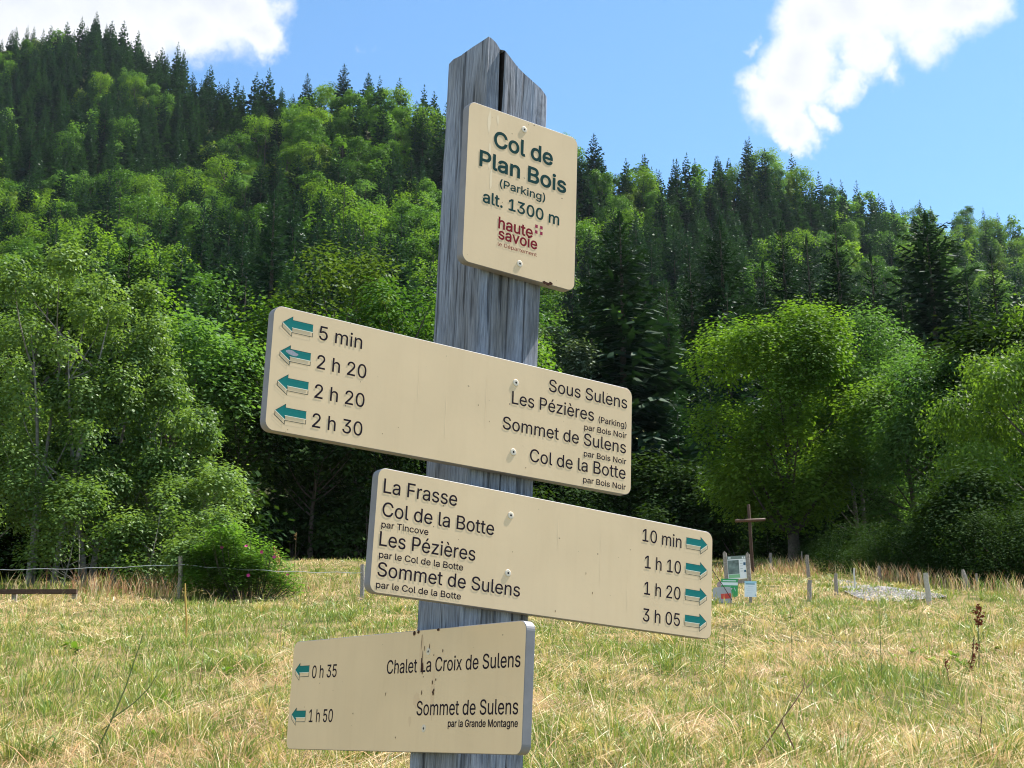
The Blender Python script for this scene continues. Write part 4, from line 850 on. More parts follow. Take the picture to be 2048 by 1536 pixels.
# ------------------------------------------------------------------ signpost materials
def wood_silver():
    m, N, Lk, P = mat('silvered larch')
    co = N.new('ShaderNodeTexCoord'); mp = N.new('ShaderNodeMapping'); mp.inputs['Scale'].default_value = (1, 1, .05)
    Lk.new(co.outputs['Object'], mp.inputs[0])
    # knot in the top right of the front face bends the grain
    kn = N.new('ShaderNodeVectorMath'); kn.operation = 'DISTANCE'; kn.inputs[1].default_value = (.152, 0, 3.105)
    km = N.new('ShaderNodeMapping'); km.inputs['Scale'].default_value = (1, .15, .45); Lk.new(co.outputs['Object'], km.inputs[0])
    kn.inputs[1].default_value = (.152, 0, 3.105*.45); Lk.new(km.outputs[0], kn.inputs[0])
    kf = N.new('ShaderNodeMapRange'); kf.interpolation_type = 'SMOOTHERSTEP'; kf.inputs['From Min'].default_value = .075; kf.inputs['From Max'].default_value = -.2
    Lk.new(kn.outputs['Value'], kf.inputs['Value'])
    wl = N.new('ShaderNodeTexNoise'); wl.inputs['Scale'].default_value = 3.2; wl.inputs['Detail'].default_value = 3
    ml = N.new('ShaderNodeMapping'); ml.inputs['Scale'].default_value = (1, 1, .5); Lk.new(co.outputs['Object'], ml.inputs[0]); Lk.new(ml.outputs[0], wl.inputs['Vector'])
    va = N.new('ShaderNodeVectorMath'); va.operation = 'MULTIPLY_ADD'; va.inputs[1].default_value = (.05, .05, 0)
    Lk.new(wl.outputs['Color'], va.inputs[0]); Lk.new(mp.outputs[0], va.inputs[2])
    g = N.new('ShaderNodeTexNoise'); g.inputs['Scale'].default_value = 230; g.inputs['Detail'].default_value = 8; g.inputs['Roughness'].default_value = .65
    Lk.new(va.outputs[0], g.inputs['Vector'])
    g2 = N.new('ShaderNodeTexNoise'); g2.inputs['Scale'].default_value = 32; g2.inputs['Detail'].default_value = 5; Lk.new(va.outputs[0], g2.inputs['Vector'])
    wv = N.new('ShaderNodeMath'); wv.operation = 'SINE'; wm = N.new('ShaderNodeMath'); wm.operation = 'MULTIPLY'; wm.inputs[1].default_value = 620
    kd = N.new('ShaderNodeMath'); kd.operation = 'MULTIPLY_ADD'; kd.inputs[1].default_value = .016; Lk.new(g2.outputs['Fac'], kd.inputs[0]); Lk.new(kn.outputs['Value'], kd.inputs[2]); Lk.new(kd.outputs[0], wm.inputs[0]); Lk.new(wm.outputs[0], wv.inputs[0])
    wr = N.new('ShaderNodeMapRange'); wr.inputs['From Min'].default_value = -1; Lk.new(wv.outputs[0], wr.inputs['Value'])
    gm = N.new('ShaderNodeMix'); gm.data_type = 'FLOAT'; Lk.new(kf.outputs[0], gm.inputs[0]); Lk.new(g.outputs['Fac'], gm.inputs[2]); Lk.new(wr.outputs[0], gm.inputs[3])
    r = N.new('ShaderNodeValToRGB'); e = r.color_ramp.elements
    e[0].position = .28; e[0].color = (.092, .106, .135, 1); e[1].position = .68; e[1].color = (.335, .375, .45, 1)
    k = e.new(.45); k.color = (.19, .218, .272, 1)
    Lk.new(gm.outputs[0], r.inputs[0])
    ck = N.new('ShaderNodeTexNoise'); ck.inputs['Scale'].default_value = 75; ck.inputs['Detail'].default_value = 3; ck.inputs['Roughness'].default_value = .5
    mc = N.new('ShaderNodeMapping'); mc.inputs['Scale'].default_value = (1, 1, .045); mc.inputs['Location'].default_value = (3.1, 1.7, .4); Lk.new(co.outputs['Object'], mc.inputs[0]); Lk.new(mc.outputs[0], ck.inputs['Vector'])
    cr = N.new('ShaderNodeMapRange'); cr.inputs['From Min'].default_value = .33; cr.inputs['From Max'].default_value = .40; cr.inputs['To Min'].default_value = .4; Lk.new(ck.outputs['Fac'], cr.inputs['Value'])
    st = N.new('ShaderNodeTexNoise'); st.inputs['Scale'].default_value = 5; st.inputs['Detail'].default_value = 5
    ms = N.new('ShaderNodeMapping'); ms.inputs['Scale'].default_value = (2.2, 2.2, .35); Lk.new(co.outputs['Object'], ms.inputs[0]); Lk.new(ms.outputs[0], st.inputs['Vector'])
    sr = N.new('ShaderNodeValToRGB'); sr.color_ramp.elements[0].position = .34; sr.color_ramp.elements[0].color = (.62, .55, .47, 1)
    sr.color_ramp.elements[1].position = .62; sr.color_ramp.elements[1].color = (1.08, 1.08, 1.12, 1); Lk.new(st.outputs['Fac'], sr.inputs[0])
    mu = N.new('ShaderNodeMix'); mu.data_type = 'RGBA'; mu.blend_type = 'MULTIPLY'; mu.inputs['Factor'].default_value = 1
    Lk.new(r.outputs[0], mu.inputs[6]); Lk.new(sr.outputs[0], mu.inputs[7])
    mk = N.new('ShaderNodeMix'); mk.data_type = 'RGBA'; mk.blend_type = 'MULTIPLY'; mk.inputs['Factor'].default_value = 1
    Lk.new(mu.outputs[2], mk.inputs[6]); Lk.new(cr.outputs[0], mk.inputs[7])
    Lk.new(mk.outputs[2], P.inputs['Base Color']); P.inputs['Roughness'].default_value = .75; P.inputs['Specular IOR Level'].default_value = .25
    h0 = N.new('ShaderNodeMath'); h0.operation = 'ADD'; Lk.new(gm.outputs[0], h0.inputs[0]); Lk.new(g2.outputs['Fac'], h0.inputs[1])
    hm = N.new('ShaderNodeMath'); hm.operation = 'ADD'; Lk.new(h0.outputs[0], hm.inputs[0]); Lk.new(cr.outputs[0], hm.inputs[1])
    b = N.new('ShaderNodeBump'); b.inputs['Strength'].default_value = .9; b.inputs['Distance'].default_value = .005
    Lk.new(hm.outputs[0], b.inputs['Height']); Lk.new(b.outputs[0], P.inputs['Normal'])
    return m
def enamel(name, col, streak=.0):
    m, N, Lk, P = mat(name)
    co = N.new('ShaderNodeTexCoord'); t = N.new('ShaderNodeTexNoise'); t.inputs['Scale'].default_value = 7; t.inputs['Detail'].default_value = 5
    Lk.new(co.outputs['Object'], t.inputs['Vector'])
    r = N.new('ShaderNodeValToRGB'); e = r.color_ramp.elements; e[0].position = .3; e[1].position = .7
    e[0].color = (*[c*.955 for c in col], 1); e[1].color = (*[min(1, c*1.03) for c in col], 1); Lk.new(t.outputs['Fac'], r.inputs[0])
    sp = N.new('ShaderNodeTexNoise'); sp.inputs['Scale'].default_value = 95; sp.inputs['Detail'].default_value = 1; Lk.new(co.outputs['Object'], sp.inputs['Vector'])
    sr = N.new('ShaderNodeMapRange'); sr.inputs['From Min'].default_value = .775; sr.inputs['From Max'].default_value = .80; Lk.new(sp.outputs['Fac'], sr.inputs['Value'])
    mx = N.new('ShaderNodeMix'); mx.data_type = 'RGBA'; mx.inputs[7].default_value = (.16, .12, .09, 1)
    Lk.new(sr.outputs[0], mx.inputs['Factor']); Lk.new(r.outputs[0], mx.inputs[6]); Lk.new(mx.outputs[2], P.inputs['Base Color'])
    sk = N.new('ShaderNodeTexNoise'); sk.inputs['Scale'].default_value = 26; sk.inputs['Detail'].default_value = 6; sk.inputs['Roughness'].default_value = .7
    mk = N.new('ShaderNodeMapping'); mk.inputs['Scale'].default_value = (1, .09, 1); Lk.new(co.outputs['Object'], mk.inputs[0]); Lk.new(mk.outputs[0], sk.inputs['Vector'])
    kr = N.new('ShaderNodeValToRGB'); kr.color_ramp.elements[0].position = .30; kr.color_ramp.elements[0].color = (.86, .83, .79, 1); kr.color_ramp.elements[1].position = .52; kr.color_ramp.elements[1].color = (1, 1, 1, 1)
    Lk.new(sk.outputs['Fac'], kr.inputs[0])
    km = N.new('ShaderNodeMix'); km.data_type = 'RGBA'; km.blend_type = 'MULTIPLY'; km.inputs['Factor'].default_value = .22
    Lk.new(mx.outputs[2], km.inputs[6]); Lk.new(kr.outputs[0], km.inputs[7]); Lk.new(km.outputs[2], P.inputs['Base Color'])
    P.inputs['Roughness'].default_value = .55; P.inputs['Specular IOR Level'].default_value = .15
    b = N.new('ShaderNodeBump'); b.inputs['Strength'].default_value = .03; b.inputs['Distance'].default_value = .002
    Lk.new(sp.outputs['Fac'], b.inputs['Height']); Lk.new(b.outputs[0], P.inputs['Normal'])
    return m
M_WOOD = wood_silver()
M_CREAM = enamel('cream board face', (.755, .57, .362))
M_EDGE = plain('grey board edge', (.215, .21, .225), .55, .35, .12, 30)
M_INK = plain('black lettering', (.018, .012, .02), .7, .08)
M_GREENINK = plain('dark green lettering', (.006, .045, .045), .7, .08)
M_RED = plain('dark red lettering', (.20, .008, .02), .7, .08)
M_PINK = plain('red squares', (.30, .03, .075), .7, .08)
M_TEAL = plain('teal arrow', (.006, .175, .165), .6, .15)
M_LINE = plain('thin dark outline', (.03, .06, .06), .7, .08)
M_PALE = plain('pale arrow highlight', (.80, .80, .68), .5, .3)
M_SCREW = plain('cream screw head', (.66, .58, .47), .45, .4, .08, 60)
M_SOCKET = plain('screw socket', (.05, .045, .05), .5, .4, metallic=.5)
M_DIRT = plain('brown dirt', (.07, .035, .025), .95, .05, .4, 200)
M_SCRATCH = plain('grey scratched patch', (.30, .31, .36), .6, .3, .15, 300)

RW = Matrix(((0.8029968754504767, -0.5981887635691242, 0.039575512080246567), (0.5985631441991061, 0.8035109181904256, 0.00017354456240720184), (-0.031141727257358087, 0.02431288053514083, 0.9993655053587939)))
POST = empty('signpost', (-0.175723, 2.970666, 0.025411), RW.to_euler(), 'weathered grey timber signpost carrying four cream direction boards', 'signpost')

def build_post():
    w, dp = .1735, .1745
    def top(x, y):
        z = float(np.interp(x, [-.01, .002, .018, .034, .037, .041, .087, .1745], [3.206, 3.211, 3.206, 3.190, 3.186, 3.187, 3.157, 3.116]))
        return z - .012*max(0, (y-.09)/.09)*0 + .004*math.sin(y*90+x*40)*.4
    # outline walked round the section: front face (with cracks), far side, back, near side
    front = [(.004, 0, 0), (.010, 0, 0), (.022, 0, 0), (.033, 0, 0), (.0345, 0, 1), (.0372, 1, 1), (.0405, 0, 2), (.046, 0, 0), (.060, 0, 0), (.078, 0, 0), (.0805, .35, 3), (.083, 0, 0), (.100, 0, 0),
             (.123, 0, 0), (.1255, .5, 4), (.128, 0, 0), (.150, 0, 0), (.166, 0, 0)]
    side = [(w, .008), (w, .05), (w, .09), (w, .13), (w, dp-.008)]; back = [(w-.008, dp), (.12, dp), (.06, dp), (.008, dp)]
    left = [(0, dp-.008), (0, .15), (0, .118), (0, .1155), (0, .113), (0, .07), (0, .03), (0, .005)]
    levels = list(np.linspace(-.55, 2.6, 34)) + list(np.linspace(2.65, 3.08, 16))
    rng = random.Random(3); bm = bmesh.new(); rings = []
    def ring(z, is_top):
        out = []
        crack = max(0, min(1, (z-1.2)/2.0)); gap = max(0, min(1, (z-2.78)/.40))
        for x, d, kind in front:
            y = 0.0; xx = x
            if kind in (0, 1) and x < .036: y = .010*gap**1.5                    # the left lip lies deeper than the right one
            if kind == 1 and d: y = .004+.07*gap; xx = .0355+.0020*gap
            if x == .0345: xx = .0352-.0022*gap; y = .012*gap**1.5
            if kind == 2 and x < .042: xx = .0375+.0050*gap
            if kind == 3 and d: y = .010*max(0, 1-abs(z-2.25)/.9)
            if kind == 4 and d: y = .014*max(0, 1-abs(z-2.2)/.8)+.008*max(0, 1-abs(z-1.4)/.5)
            if kind == 0: y += .0012*math.sin(z*9+x*60)
            out.append((xx, y))
        out += side + back
        for (x, y) in left:
            dx = .006 if abs(y-.1155) < 1e-6 else 0
            out.append((x+dx*max(.2, math.sin(z*1.7)), y))
        res = []
        for (x, y) in out:
            zz = top(x, y)-(0 if True else 0) if is_top else z
            if is_top and (y > dp-.012 or x > w-.012): zz -= .006
            res.append((x+.0006*math.sin(z*31+y*200), y, zz))
        return res
    for z in levels: rings.append([bm.verts.new(p) for p in ring(z, False)])
    rings.append([bm.verts.new(p) for p in ring(3.13, True)])
    n = len(rings[0])
    for a, b in zip(rings[:-1], rings[1:]):
        for i in range(n):
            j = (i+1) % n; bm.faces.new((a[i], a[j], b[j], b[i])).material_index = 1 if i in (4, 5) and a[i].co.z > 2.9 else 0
    f = bm.faces.new(rings[-1]); bmesh.ops.triangulate(bm, faces=[f])
    bm.faces.new(list(reversed(rings[0])))
    me = bpy.data.meshes.new('post'); bm.to_mesh(me); bm.free()
    link('post', me, POST, [M_WOOD, plain('crack wood with painted shade', (.02, .018, .018), .95, .05, .4, 80)])  # near-black second slot paints the shade inside the upper crack
build_post()

def rounded(w, h, r, n=7):
    out = []
    for cx, cy_, a0 in ((w/2-r, h/2-r, 0), (-w/2+r, h/2-r, 90), (-w/2+r, -h/2+r, 180), (w/2-r, -h/2+r, 270)):
        for i in range(n+1):
            a = R_(a0+90*i/n); out.append((cx+r*math.cos(a), cy_+r*math.sin(a)))
    return out
def board(w, h, th, r, M, label):
    """board whose own x runs to the reader's right, y up and z out of its face (z = 0 is the back)"""
    bm = bmesh.new(); P = rounded(w, h, r); c = .0011
    inn = rounded(w-2*c, h-2*c, r-c)
    b0 = [bm.verts.new((x, y, 0)) for x, y in inn]; b1 = [bm.verts.new((x, y, c)) for x, y in P]
    t0 = [bm.verts.new((x, y, th-c)) for x, y in P]; t1 = [bm.verts.new((x, y, th)) for x, y in inn]
    n = len(P)
    for a, b in ((b0, b1), (b1, t0), (t0, t1)):
        for i in range(n):
            f = bm.faces.new((a[i], a[(i+1) % n], b[(i+1) % n], b[i])); f.material_index = 1; f.smooth = False
    f = bm.faces.new(t1); f.material_index = 0
    f = bm.faces.new(list(reversed(b0))); f.material_index = 1
    me = bpy.data.meshes.new('sign_board'); bm.to_mesh(me); bm.free()
    o = link('sign_board', me, POST, [M_CREAM, M_EDGE]); o.matrix_local = M; o['label'] = label
    return o
def frame(ex, ey, ez, org, rot):
    M = Matrix((ex, ey, ez)).transposed().to_4x4(); M.translation = org
    return M @ Matrix.Rotation(R_(rot), 4, 'Z')
FX, FZ, FY = Vector((1, 0, 0)), Vector((0, 0, 1)), Vector((0, 1, 0))
TH = .022
def words(bo, lines, m, th=TH, off=0.0, name='text_line'):
    for txt, u0, u1, v, cap in lines:
        me = fill_mesh(name, text_polys(txt, u0, u1, v, cap), off); o = link(name, me, bo, [m]); o.location.z = th+.0004
def flat(bo, name, polys, m, z, th=TH):
    o = link(name, fill_mesh(name, polys), bo, [m]); o.location.z = th+z; return o
def strip_poly(pts, w):
    """thin outline along a chain of points"""
    out = []
    for (x0, y0), (x1, y1) in zip(pts[:-1], pts[1:]):
        L = math.hypot(x1-x0, y1-y0); nx, ny = -(y1-y0)/L*w/2, (x1-x0)/L*w/2; ex, ey = (x1-x0)/L*w*.4, (y1-y0)/L*w*.4
        out.append([(x0+nx-ex, y0+ny-ey), (x1+nx+ex, y1+ny+ey), (x1-nx+ex, y1-ny+ey), (x0-nx-ex, y0-ny-ey)])
    return out
def arrow(bo, x, y, sgn, worn=False):
    """solid arrow with an outlined thickness under it; (x, y) is the tip, sgn -1 points left"""
    q = lambda a, b: (x-sgn*a, y+b)
    tip, ht, st, sr, br, bs, hb = q(0, 0), q(.0217, .0157), q(.0217, .0087), q(.0668, .0087), q(.0668, -.0068), q(.0217, -.0068), q(.0217, -.0147)
    dn = lambda p, k=.0093: (p[0], p[1]-k)
    a = flat(bo, 'arrow', [[tip, ht, st, sr, br, bs, hb]], M_TEAL, .0005)
    def sub(nm, polys, m, z): 
        me = bpy.data.meshes.new(nm); bm = bmesh.new()
        for p in polys: bm.faces.new([bm.verts.new((px, py, 0)) for px, py in p])
        bmesh.ops.recalc_face_normals(bm, faces=bm.faces[:])
        for f in bm.faces:
            if f.normal.z < 0: f.normal_flip()
        bm.to_mesh(me); bm.free(); return me
    # outline and highlight share the arrow's own mesh
    bm = bmesh.new(); bm.from_mesh(a.data)
    def more(polys, mi, z):
        for p in polys:
            f = bm.faces.new([bm.verts.new((px, py, z)) for px, py in p]); f.material_index = mi; f.normal_update()
            if f.normal.z < 0: f.normal_flip()
    more(strip_poly([tip, dn(tip), dn(hb), hb], .0011), 1, .0001)
    more(strip_poly([dn(hb), dn(bs)], .0009), 1, .00012); more(strip_poly([bs, dn(bs), dn(br), br], .0011), 1, .00014)
    more(strip_poly([tip, hb], .0014), 2, .00025); more(strip_poly([bs, br], .0014), 2, .00027)
    more(strip_poly([tip, ht, st, sr], .0008), 1, .0003)
    bm.to_mesh(a.data); bm.free()
    for mm in (M_LINE, M_PALE): a.data.materials.append(mm)
    if worn:
        rg = random.Random(2); pts = []
        for i in range(18):
            t = i/18*6.283; k = 1+.28*rg.random(); pts.append((x+.025+.0115*k*math.cos(t), y+.0015+.0042*k*math.sin(t)-.12*(.0115*math.cos(t))))
        flat(bo, 'scratch', [pts], M_SCRATCH, .0012)
def screw(bo, x, y, proud=.0013, r=.0077, th=TH):
    bm = bmesh.new(); n = 24; rings = []
    for rr, z in ((r, -.001), (r, proud*.55), (r*.93, proud*.9), (r*.82, proud), (r*.45, proud*1.02)):
        rings.append([bm.verts.new((rr*math.cos(6.2832*i/n), rr*math.sin(6.2832*i/n), z)) for i in range(n)])
    for a, b in zip(rings[:-1], rings[1:]):
        for i in range(n): bm.faces.new((a[i], a[(i+1) % n], b[(i+1) % n], b[i])).smooth = True
    # six-lobed socket sunk into the head
    lob = [bm.verts.new((r*(.33+.07*math.cos(6*6.2832*i/n))*math.cos(6.2832*i/n), r*(.33+.07*math.cos(6*6.2832*i/n))*math.sin(6.2832*i/n), proud*1.02)) for i in range(n)]
    low = [bm.verts.new((v.co.x*.95, v.co.y*.95, proud*.1)) for v in lob]
    for a, b, mi in ((rings[-1], lob, 0), (lob, low, 1)):
        for i in range(n): bm.faces.new((a[i], a[(i+1) % n], b[(i+1) % n], b[i])).material_index = mi
    bm.faces.new(low).material_index = 1
    me = bpy.data.meshes.new('screw'); bm.to_mesh(me); bm.free()
    o = link('screw', me, bo, [M_SCREW, M_SOCKET]); o.location = (x, y, th); o.rotation_euler.z = x*40+y*90
def blots(bo, spots, m, name='stain', seed=1, th=TH+.0004):
    rg = random.Random(seed); bm = bmesh.new()
    for k, (x, y, rx, ry) in enumerate(spots):
        n = 9; f = bm.faces.new([bm.verts.new((x+rx*(.6+.6*rg.random())*math.cos(6.283*i/n), y+ry*(.6+.6*rg.random())*math.sin(6.283*i/n), .0003+.00001*k)) for i in range(n)])
        f.normal_update()
        if f.normal.z < 0: f.normal_flip()
    me = bpy.data.meshes.new(name); bm.to_mesh(me); bm.free(); o = link(name, me, bo, [m]); o.location.z = th+.0003

# ---- place name board
B1 = board(.3094, .3744, TH, .019, frame(FX, FZ, -FY, Vector((.0924, 0, 2.8348)), .454), 'upright cream board naming the pass and its altitude in dark green')
words(B1, [("Col de", -.0822, .0812, .0988, .0369), ("Plan Bois", -.1189, .1221, .0425, .0359)], M_GREENINK, off=.0014)
words(B1, [("(Parking)", -.0627, .0634, .0069, .0180)], M_GREENINK, off=.0005)
words(B1, [("alt. 1300 m", -.1064, .1051, -.0402, .0265)], M_GREENINK, off=.0008)
words(B1, [("haute", -.0621, .0311, -.0895, .0260), ("savoie", -.0610, .0446, -.1136, .0245)], M_RED, off=.0008, name='logo_word')
words(B1, [("le Département", -.0625, .0447, -.1303, .0086)], M_RED)
flat(B1, 'logo_squares', [[(x-.0036, y-.0038), (x+.0036, y-.0038), (x+.0036, y+.0038), (x-.0036, y+.0038)] for x, y in ((.0415, -.059), (.0556, -.0588), (.0414, -.0725), (.0557, -.0724))], M_PINK, .0004)
screw(B1, -.0012, .1629); screw(B1, -.0014, -.1581)
blots(B1, [(.075, -.187, .012, .004), (.085, -.184, .007, .005), (.068, -.185, .005, .003), (-.02, .035, .0007, .0007), (-.055, -.028, .0008, .0012), (.01, .178, .0012, .0008)], M_DIRT)
blots(B1, [(-.098, .15, .004, .03), (-.094, .08, .004, .035), (-.088, .02, .0035, .03), (-.082, -.03, .004, .02), (-.075, .165, .003, .012)], plain('pale drip mark', (.83, .66, .45), .5, .2), 'drip_mark', 5, TH-.0005)
# ---- board pointing left
B2 = board(.9170, .2475, TH, .019, frame(FX, FZ, -FY, Vector((-.0312, 0, 2.3274)), .384), 'long cream board with four green arrows on its far end and a scratched second arrow')
words(B2, [("5 min", -.3567, -.2589, .0746, .0279), ("2 h 20", -.3572, -.2453, .0155, .0278), ("2 h 20", -.3577, -.2455, -.0439, .0277), ("2 h 30", -.3583, -.2463, -.1024, .0278),
           ("Sous Sulens", .2172, .4432, .0750, .0276), ("Les Pézières", .1180, .3460, .0294, .0276), ("Sommet de Sulens", .0960, .4414, -.0296, .0273), ("Col de la Botte", .1709, .4413, -.0888, .0277)], M_INK, off=.00025)
words(B2, [("(Parking)", .3600, .4419, .0295, .0130), ("par Bois Noir", .3192, .4429, .0056, .0125), ("par Bois Noir", .3194, .4428, -.0543, .0125), ("par Bois Noir", .3191, .4423, -.1130, .0125)], M_INK, off=.0003)
for i in range(4): arrow(B2, -.4385-.0004*i, .092-.0585*i, -1, i == 1)
screw(B2, .1265, .0769); screw(B2, .126, -.0759)
blots(B2, [(.03, .01, .001, .0015), (.06, -.02, .0008, .0012), (.16, -.105, .001, .0015), (-.41, -.117, .001, .001), (-.2, -.09, .0008, .001)], M_DIRT, seed=4)
# ---- board pointing right
B3 = board(.9170, .2480, TH, .019, frame(FX, FZ, -FY, Vector((.2230, 0, 2.0381)), -.779), 'long cream board whose four green arrows point away from the post edge')
words(B3, [("La Frasse", -.4430, -.2666, .0744, .0287), ("Col de la Botte", -.4421, -.1698, .0279, .0282), ("Les Pézières", -.4435, -.2134, -.0312, .0283), ("Sommet de Sulens", -.4429, -.0949, -.0907, .0275),
           ("10 min", .2408, .3595, .0740, .0281), ("1 h 10", .2498, .3592, .0144, .0284), ("1 h 20", .2499, .3593, -.0444, .0283), ("3 h 05", .2479, .3591, -.1039, .0283)], M_INK, off=.00025)
words(B3, [("par Tincove", -.4419, -.3314, .0053, .0124), ("par le Col de la Botte", -.4423, -.2420, -.0548, .0126), ("par le Col de la Botte", -.4440, -.2433, -.1138, .0125)], M_INK, off=.0003)
for i in range(4): arrow(B3, .4412, .0922-.0591*i, 1)
screw(B3, -.1288, .0762); screw(B3, -.1282, -.0455)
blots(B3, [(.08, -.02, .0008, .003), (.1, -.06, .0008, .003), (-.3, .07, .0012, .0012), (-.12, .0, .0009, .001), (.42, -.1, .0012, .0012), (.0, -.11, .001, .003)], M_DIRT, seed=6)
M_WASH = plain('washed-out drip on enamel', (.80, .60, .385), .6, .1)
for i, q in enumerate([(-.12, .03, .0012, .05), (-.05, -.03, .0012, .06), (.05, .02, .001, .06)]): blots(B2, [q], M_WASH, 'drip_mark', 14+i, TH-.0005)
for i, q in enumerate([(.0, .06, .0012, .05), (.12, .02, .0012, .06), (.2, -.04, .001, .05)]): blots(B3, [q], M_WASH, 'drip_mark', 15+i, TH-.0005)
# ---- lowest board, on the other face of the post
B4 = board(.9170, .2477, TH, .019, frame(-FY, FZ, -FX, Vector((0, .2120, 1.7509)), .212*-1), 'lowest cream board, turned to the other side, with two arrows and brown drip stains')
words(B4, [("0 h 35", -.3590, -.2462, .0364, .0283), ("1 h 50", -.3579, -.2491, -.0627, .0281), ("Chalet La Croix de Sulens", -.0315, .4440, .0371, .0283), ("Sommet de Sulens", .0948, .4426, -.0500, .0283)], M_INK, off=.00025)
words(B4, [("par la Grande Montagne", .2121, .4435, -.0733, .0137)], M_INK, off=.0004)
arrow(B4, -.4412, .0571, -1); arrow(B4, -.4421, -.0458, -1)
screw(B4, .1259, .0781, .0006); screw(B4, .1245, -.0764, .0006)
blots(B4, [(.10, .10, .0008, .02), (.105, .06, .0014, .02), (.108, .045, .003, .012), (.148, .015, .002, .004), (.155, .0, .0022, .003), (.153, -.006, .0035, .006), (.16, .02, .0015, .003), (.11, -.005, .0015, .006), (-.03, -.005, .0012, .004),
           (.07, .118, .005, .005), (.085, .12, .004, .004), (.16, .121, .005, .003), (.02, -.095, .0012, .002), (-.16, -.045, .0015, .002), (.18, .078, .0015, .004), (.13, .088, .001, .006), (.148, .07, .001, .002), (.112, .085, .001, .008)], M_DIRT, seed=8)
blots(B4, [(.10, .07, .009, .05), (.15, -.01, .008, .05), (.09, -.02, .012, .02), (.07, -.06, .006, .012)], plain('faint brown smear', (.70, .51, .32), .5, .2), 'smear', 9, TH-.0005)

# ------------------------------------------------------------------ things standing in the meadow
def log_post(px, ytop, ybase, r, name, label, cat, m, group=None, lean=(0, 0), pointed=False, D=None):
    x, y, z = at_ground(px, ybase) if D is None else at_depth(px, D)
    h = z_at(ytop, px, y)-z
    root = bpy.data.objects.new(name, None)
    s = Soup(); L = np.array([lean[0], lean[1], 0])*h
    pts = [np.array([0, 0, -.4])-L*.3, L*.3+np.array([.01, 0, h*.4]), L*.7+np.array([-.008, 0, h*.75]), L+np.array([0, 0, h])]
    s.tube(pts, [r*1.05, r, r*.96, r*(.55 if pointed else .9)], 8, 0)
    bpy.data.objects.remove(root)
    o = link(name, s.build(name, smooth=False), None, [m]); o.location = (x, y, z)
    return tag(o, label, cat, group)
FP = 'fence posts beside the gravel path'
log_post(1616.5, 1110, 1158, .055, 'fence_post', 'dark fence post at the upper end of the gravel path', 'post', WOOD_POST, FP)
log_post(1617.5, 1160, 1203, .05, 'fence_post', 'short dark leaning stake in the meadow between the notice and the path', 'post', WOOD_POST, FP, (.12, 0))
log_post(1672, 1147, 1190, .045, 'fence_post', 'dark stake at the near corner of the gravel path', 'post', WOOD_POST, FP, (.06, 0))
log_post(1686.6, 1124, 1152, .05, 'fence_post', 'grey fence post in the brown grass behind the gravel path', 'post', WOOD_POST, FP)
log_post(1709, 1136, 1182, .022, 'fence_stake', 'thin whitish stake at the edge of the gravel path', 'stake', plain('pale stake', (.5, .48, .44), .7), None, (.05, 0))
log_post(1760, 1132, 1164, .05, 'fence_post', 'weathered post standing in brown grass beyond the middle of the path', 'post', WOOD_POST, FP)
log_post(1857.5, 1146, 1209, .06, 'fence_post', 'pale sunlit square-topped post at the far end of the path', 'post', plain('pale post', (.42, .38, .33), .8, .1, .25, 20, .4), FP, (-.02, 0))
log_post(1936, 1139, 1186, .065, 'fence_post', 'thick leaning post in the dry grass under the cherry', 'post', WOOD_POST, FP, (-.14, 0), True)
log_post(1956, 1147, 1186, .03, 'fence_post', 'thin post close to the thick leaning post', 'post', WOOD_POST, FP)
log_post(1841, 1145, 1172, .04, 'fence_post', 'small post half hidden in brown grass behind the pale sunlit post', 'post', WOOD_POST, FP)
log_post(1543, 1106, 1140, .06, 'fence_post', 'grey mossy post to the side of the wooden cross', 'post', WOOD_POST, FP)
log_post(1605, 1103, 1132, .03, 'fence_post', 'thin post at the foot of the maple trunk', 'post', WOOD_POST, FP)

def wire_fence():
    pts = [(357, 1112, 1199, .052), (723, 1129, 1200, .05)]
    x0, y0, z0 = at_ground(357, 1199)
    root = empty('wire_fence', (x0, y0, z0), None, 'wire fence on round grey posts in front of the alders and the rose bush', 'fence')
    tops = []
    for i, (px, yt, yb, r) in enumerate(pts):
        x, y, z = at_ground(px, yb); h = z_at(yt, px, y)-z; s = Soup()
        s.tube([(0, 0, -.4), (.012, 0, h*.5), (-.012*(1-i), 0, h)], [r, r, r*.94], 10, 0)
        o = link('fence_post', s.build('fence_post'), root, [WOOD_POST]); o.location = (x-x0, y-y0, z-z0)
        if i == 0: o['label'] = 'round sunlit grey post with a small dark staple'
        tops.append(np.array([x-x0, y-y0, z-z0]))
    def strand(hfr, sag):
        s = Soup(); P = []
        ax, ay, az = at_ground(-160, 1200); P.append(np.array([ax-x0, ay-y0, az-z0])+np.array([0, 0, z_at(1139, -160, ay)-az]))
        q0 = tops[0]+np.array([0, 0, z_at(1130+hfr, 357, y0)-z0-0]); q1 = tops[1]+np.array([0, 0, z_at(1146+hfr, 723, tops[1][1]+y0)-(tops[1][2]+z0)])
        P[0][2] -= hfr*mpp(y0)
        for a, b in ((P[0], q0), (q0, q1)):
            for k in range(24):
                t = k/23; p = a+(b-a)*t; p = p+np.array([0, -.06, -sag*4*t*(1-t)+.012*math.sin(t*31)]); P.append(p)
        s.tube(P[1:], .0068, 5, 0); link('wire', s.build('wire', smooth=True), root, [WIRE])
    strand(0, .05)
wire_fence()
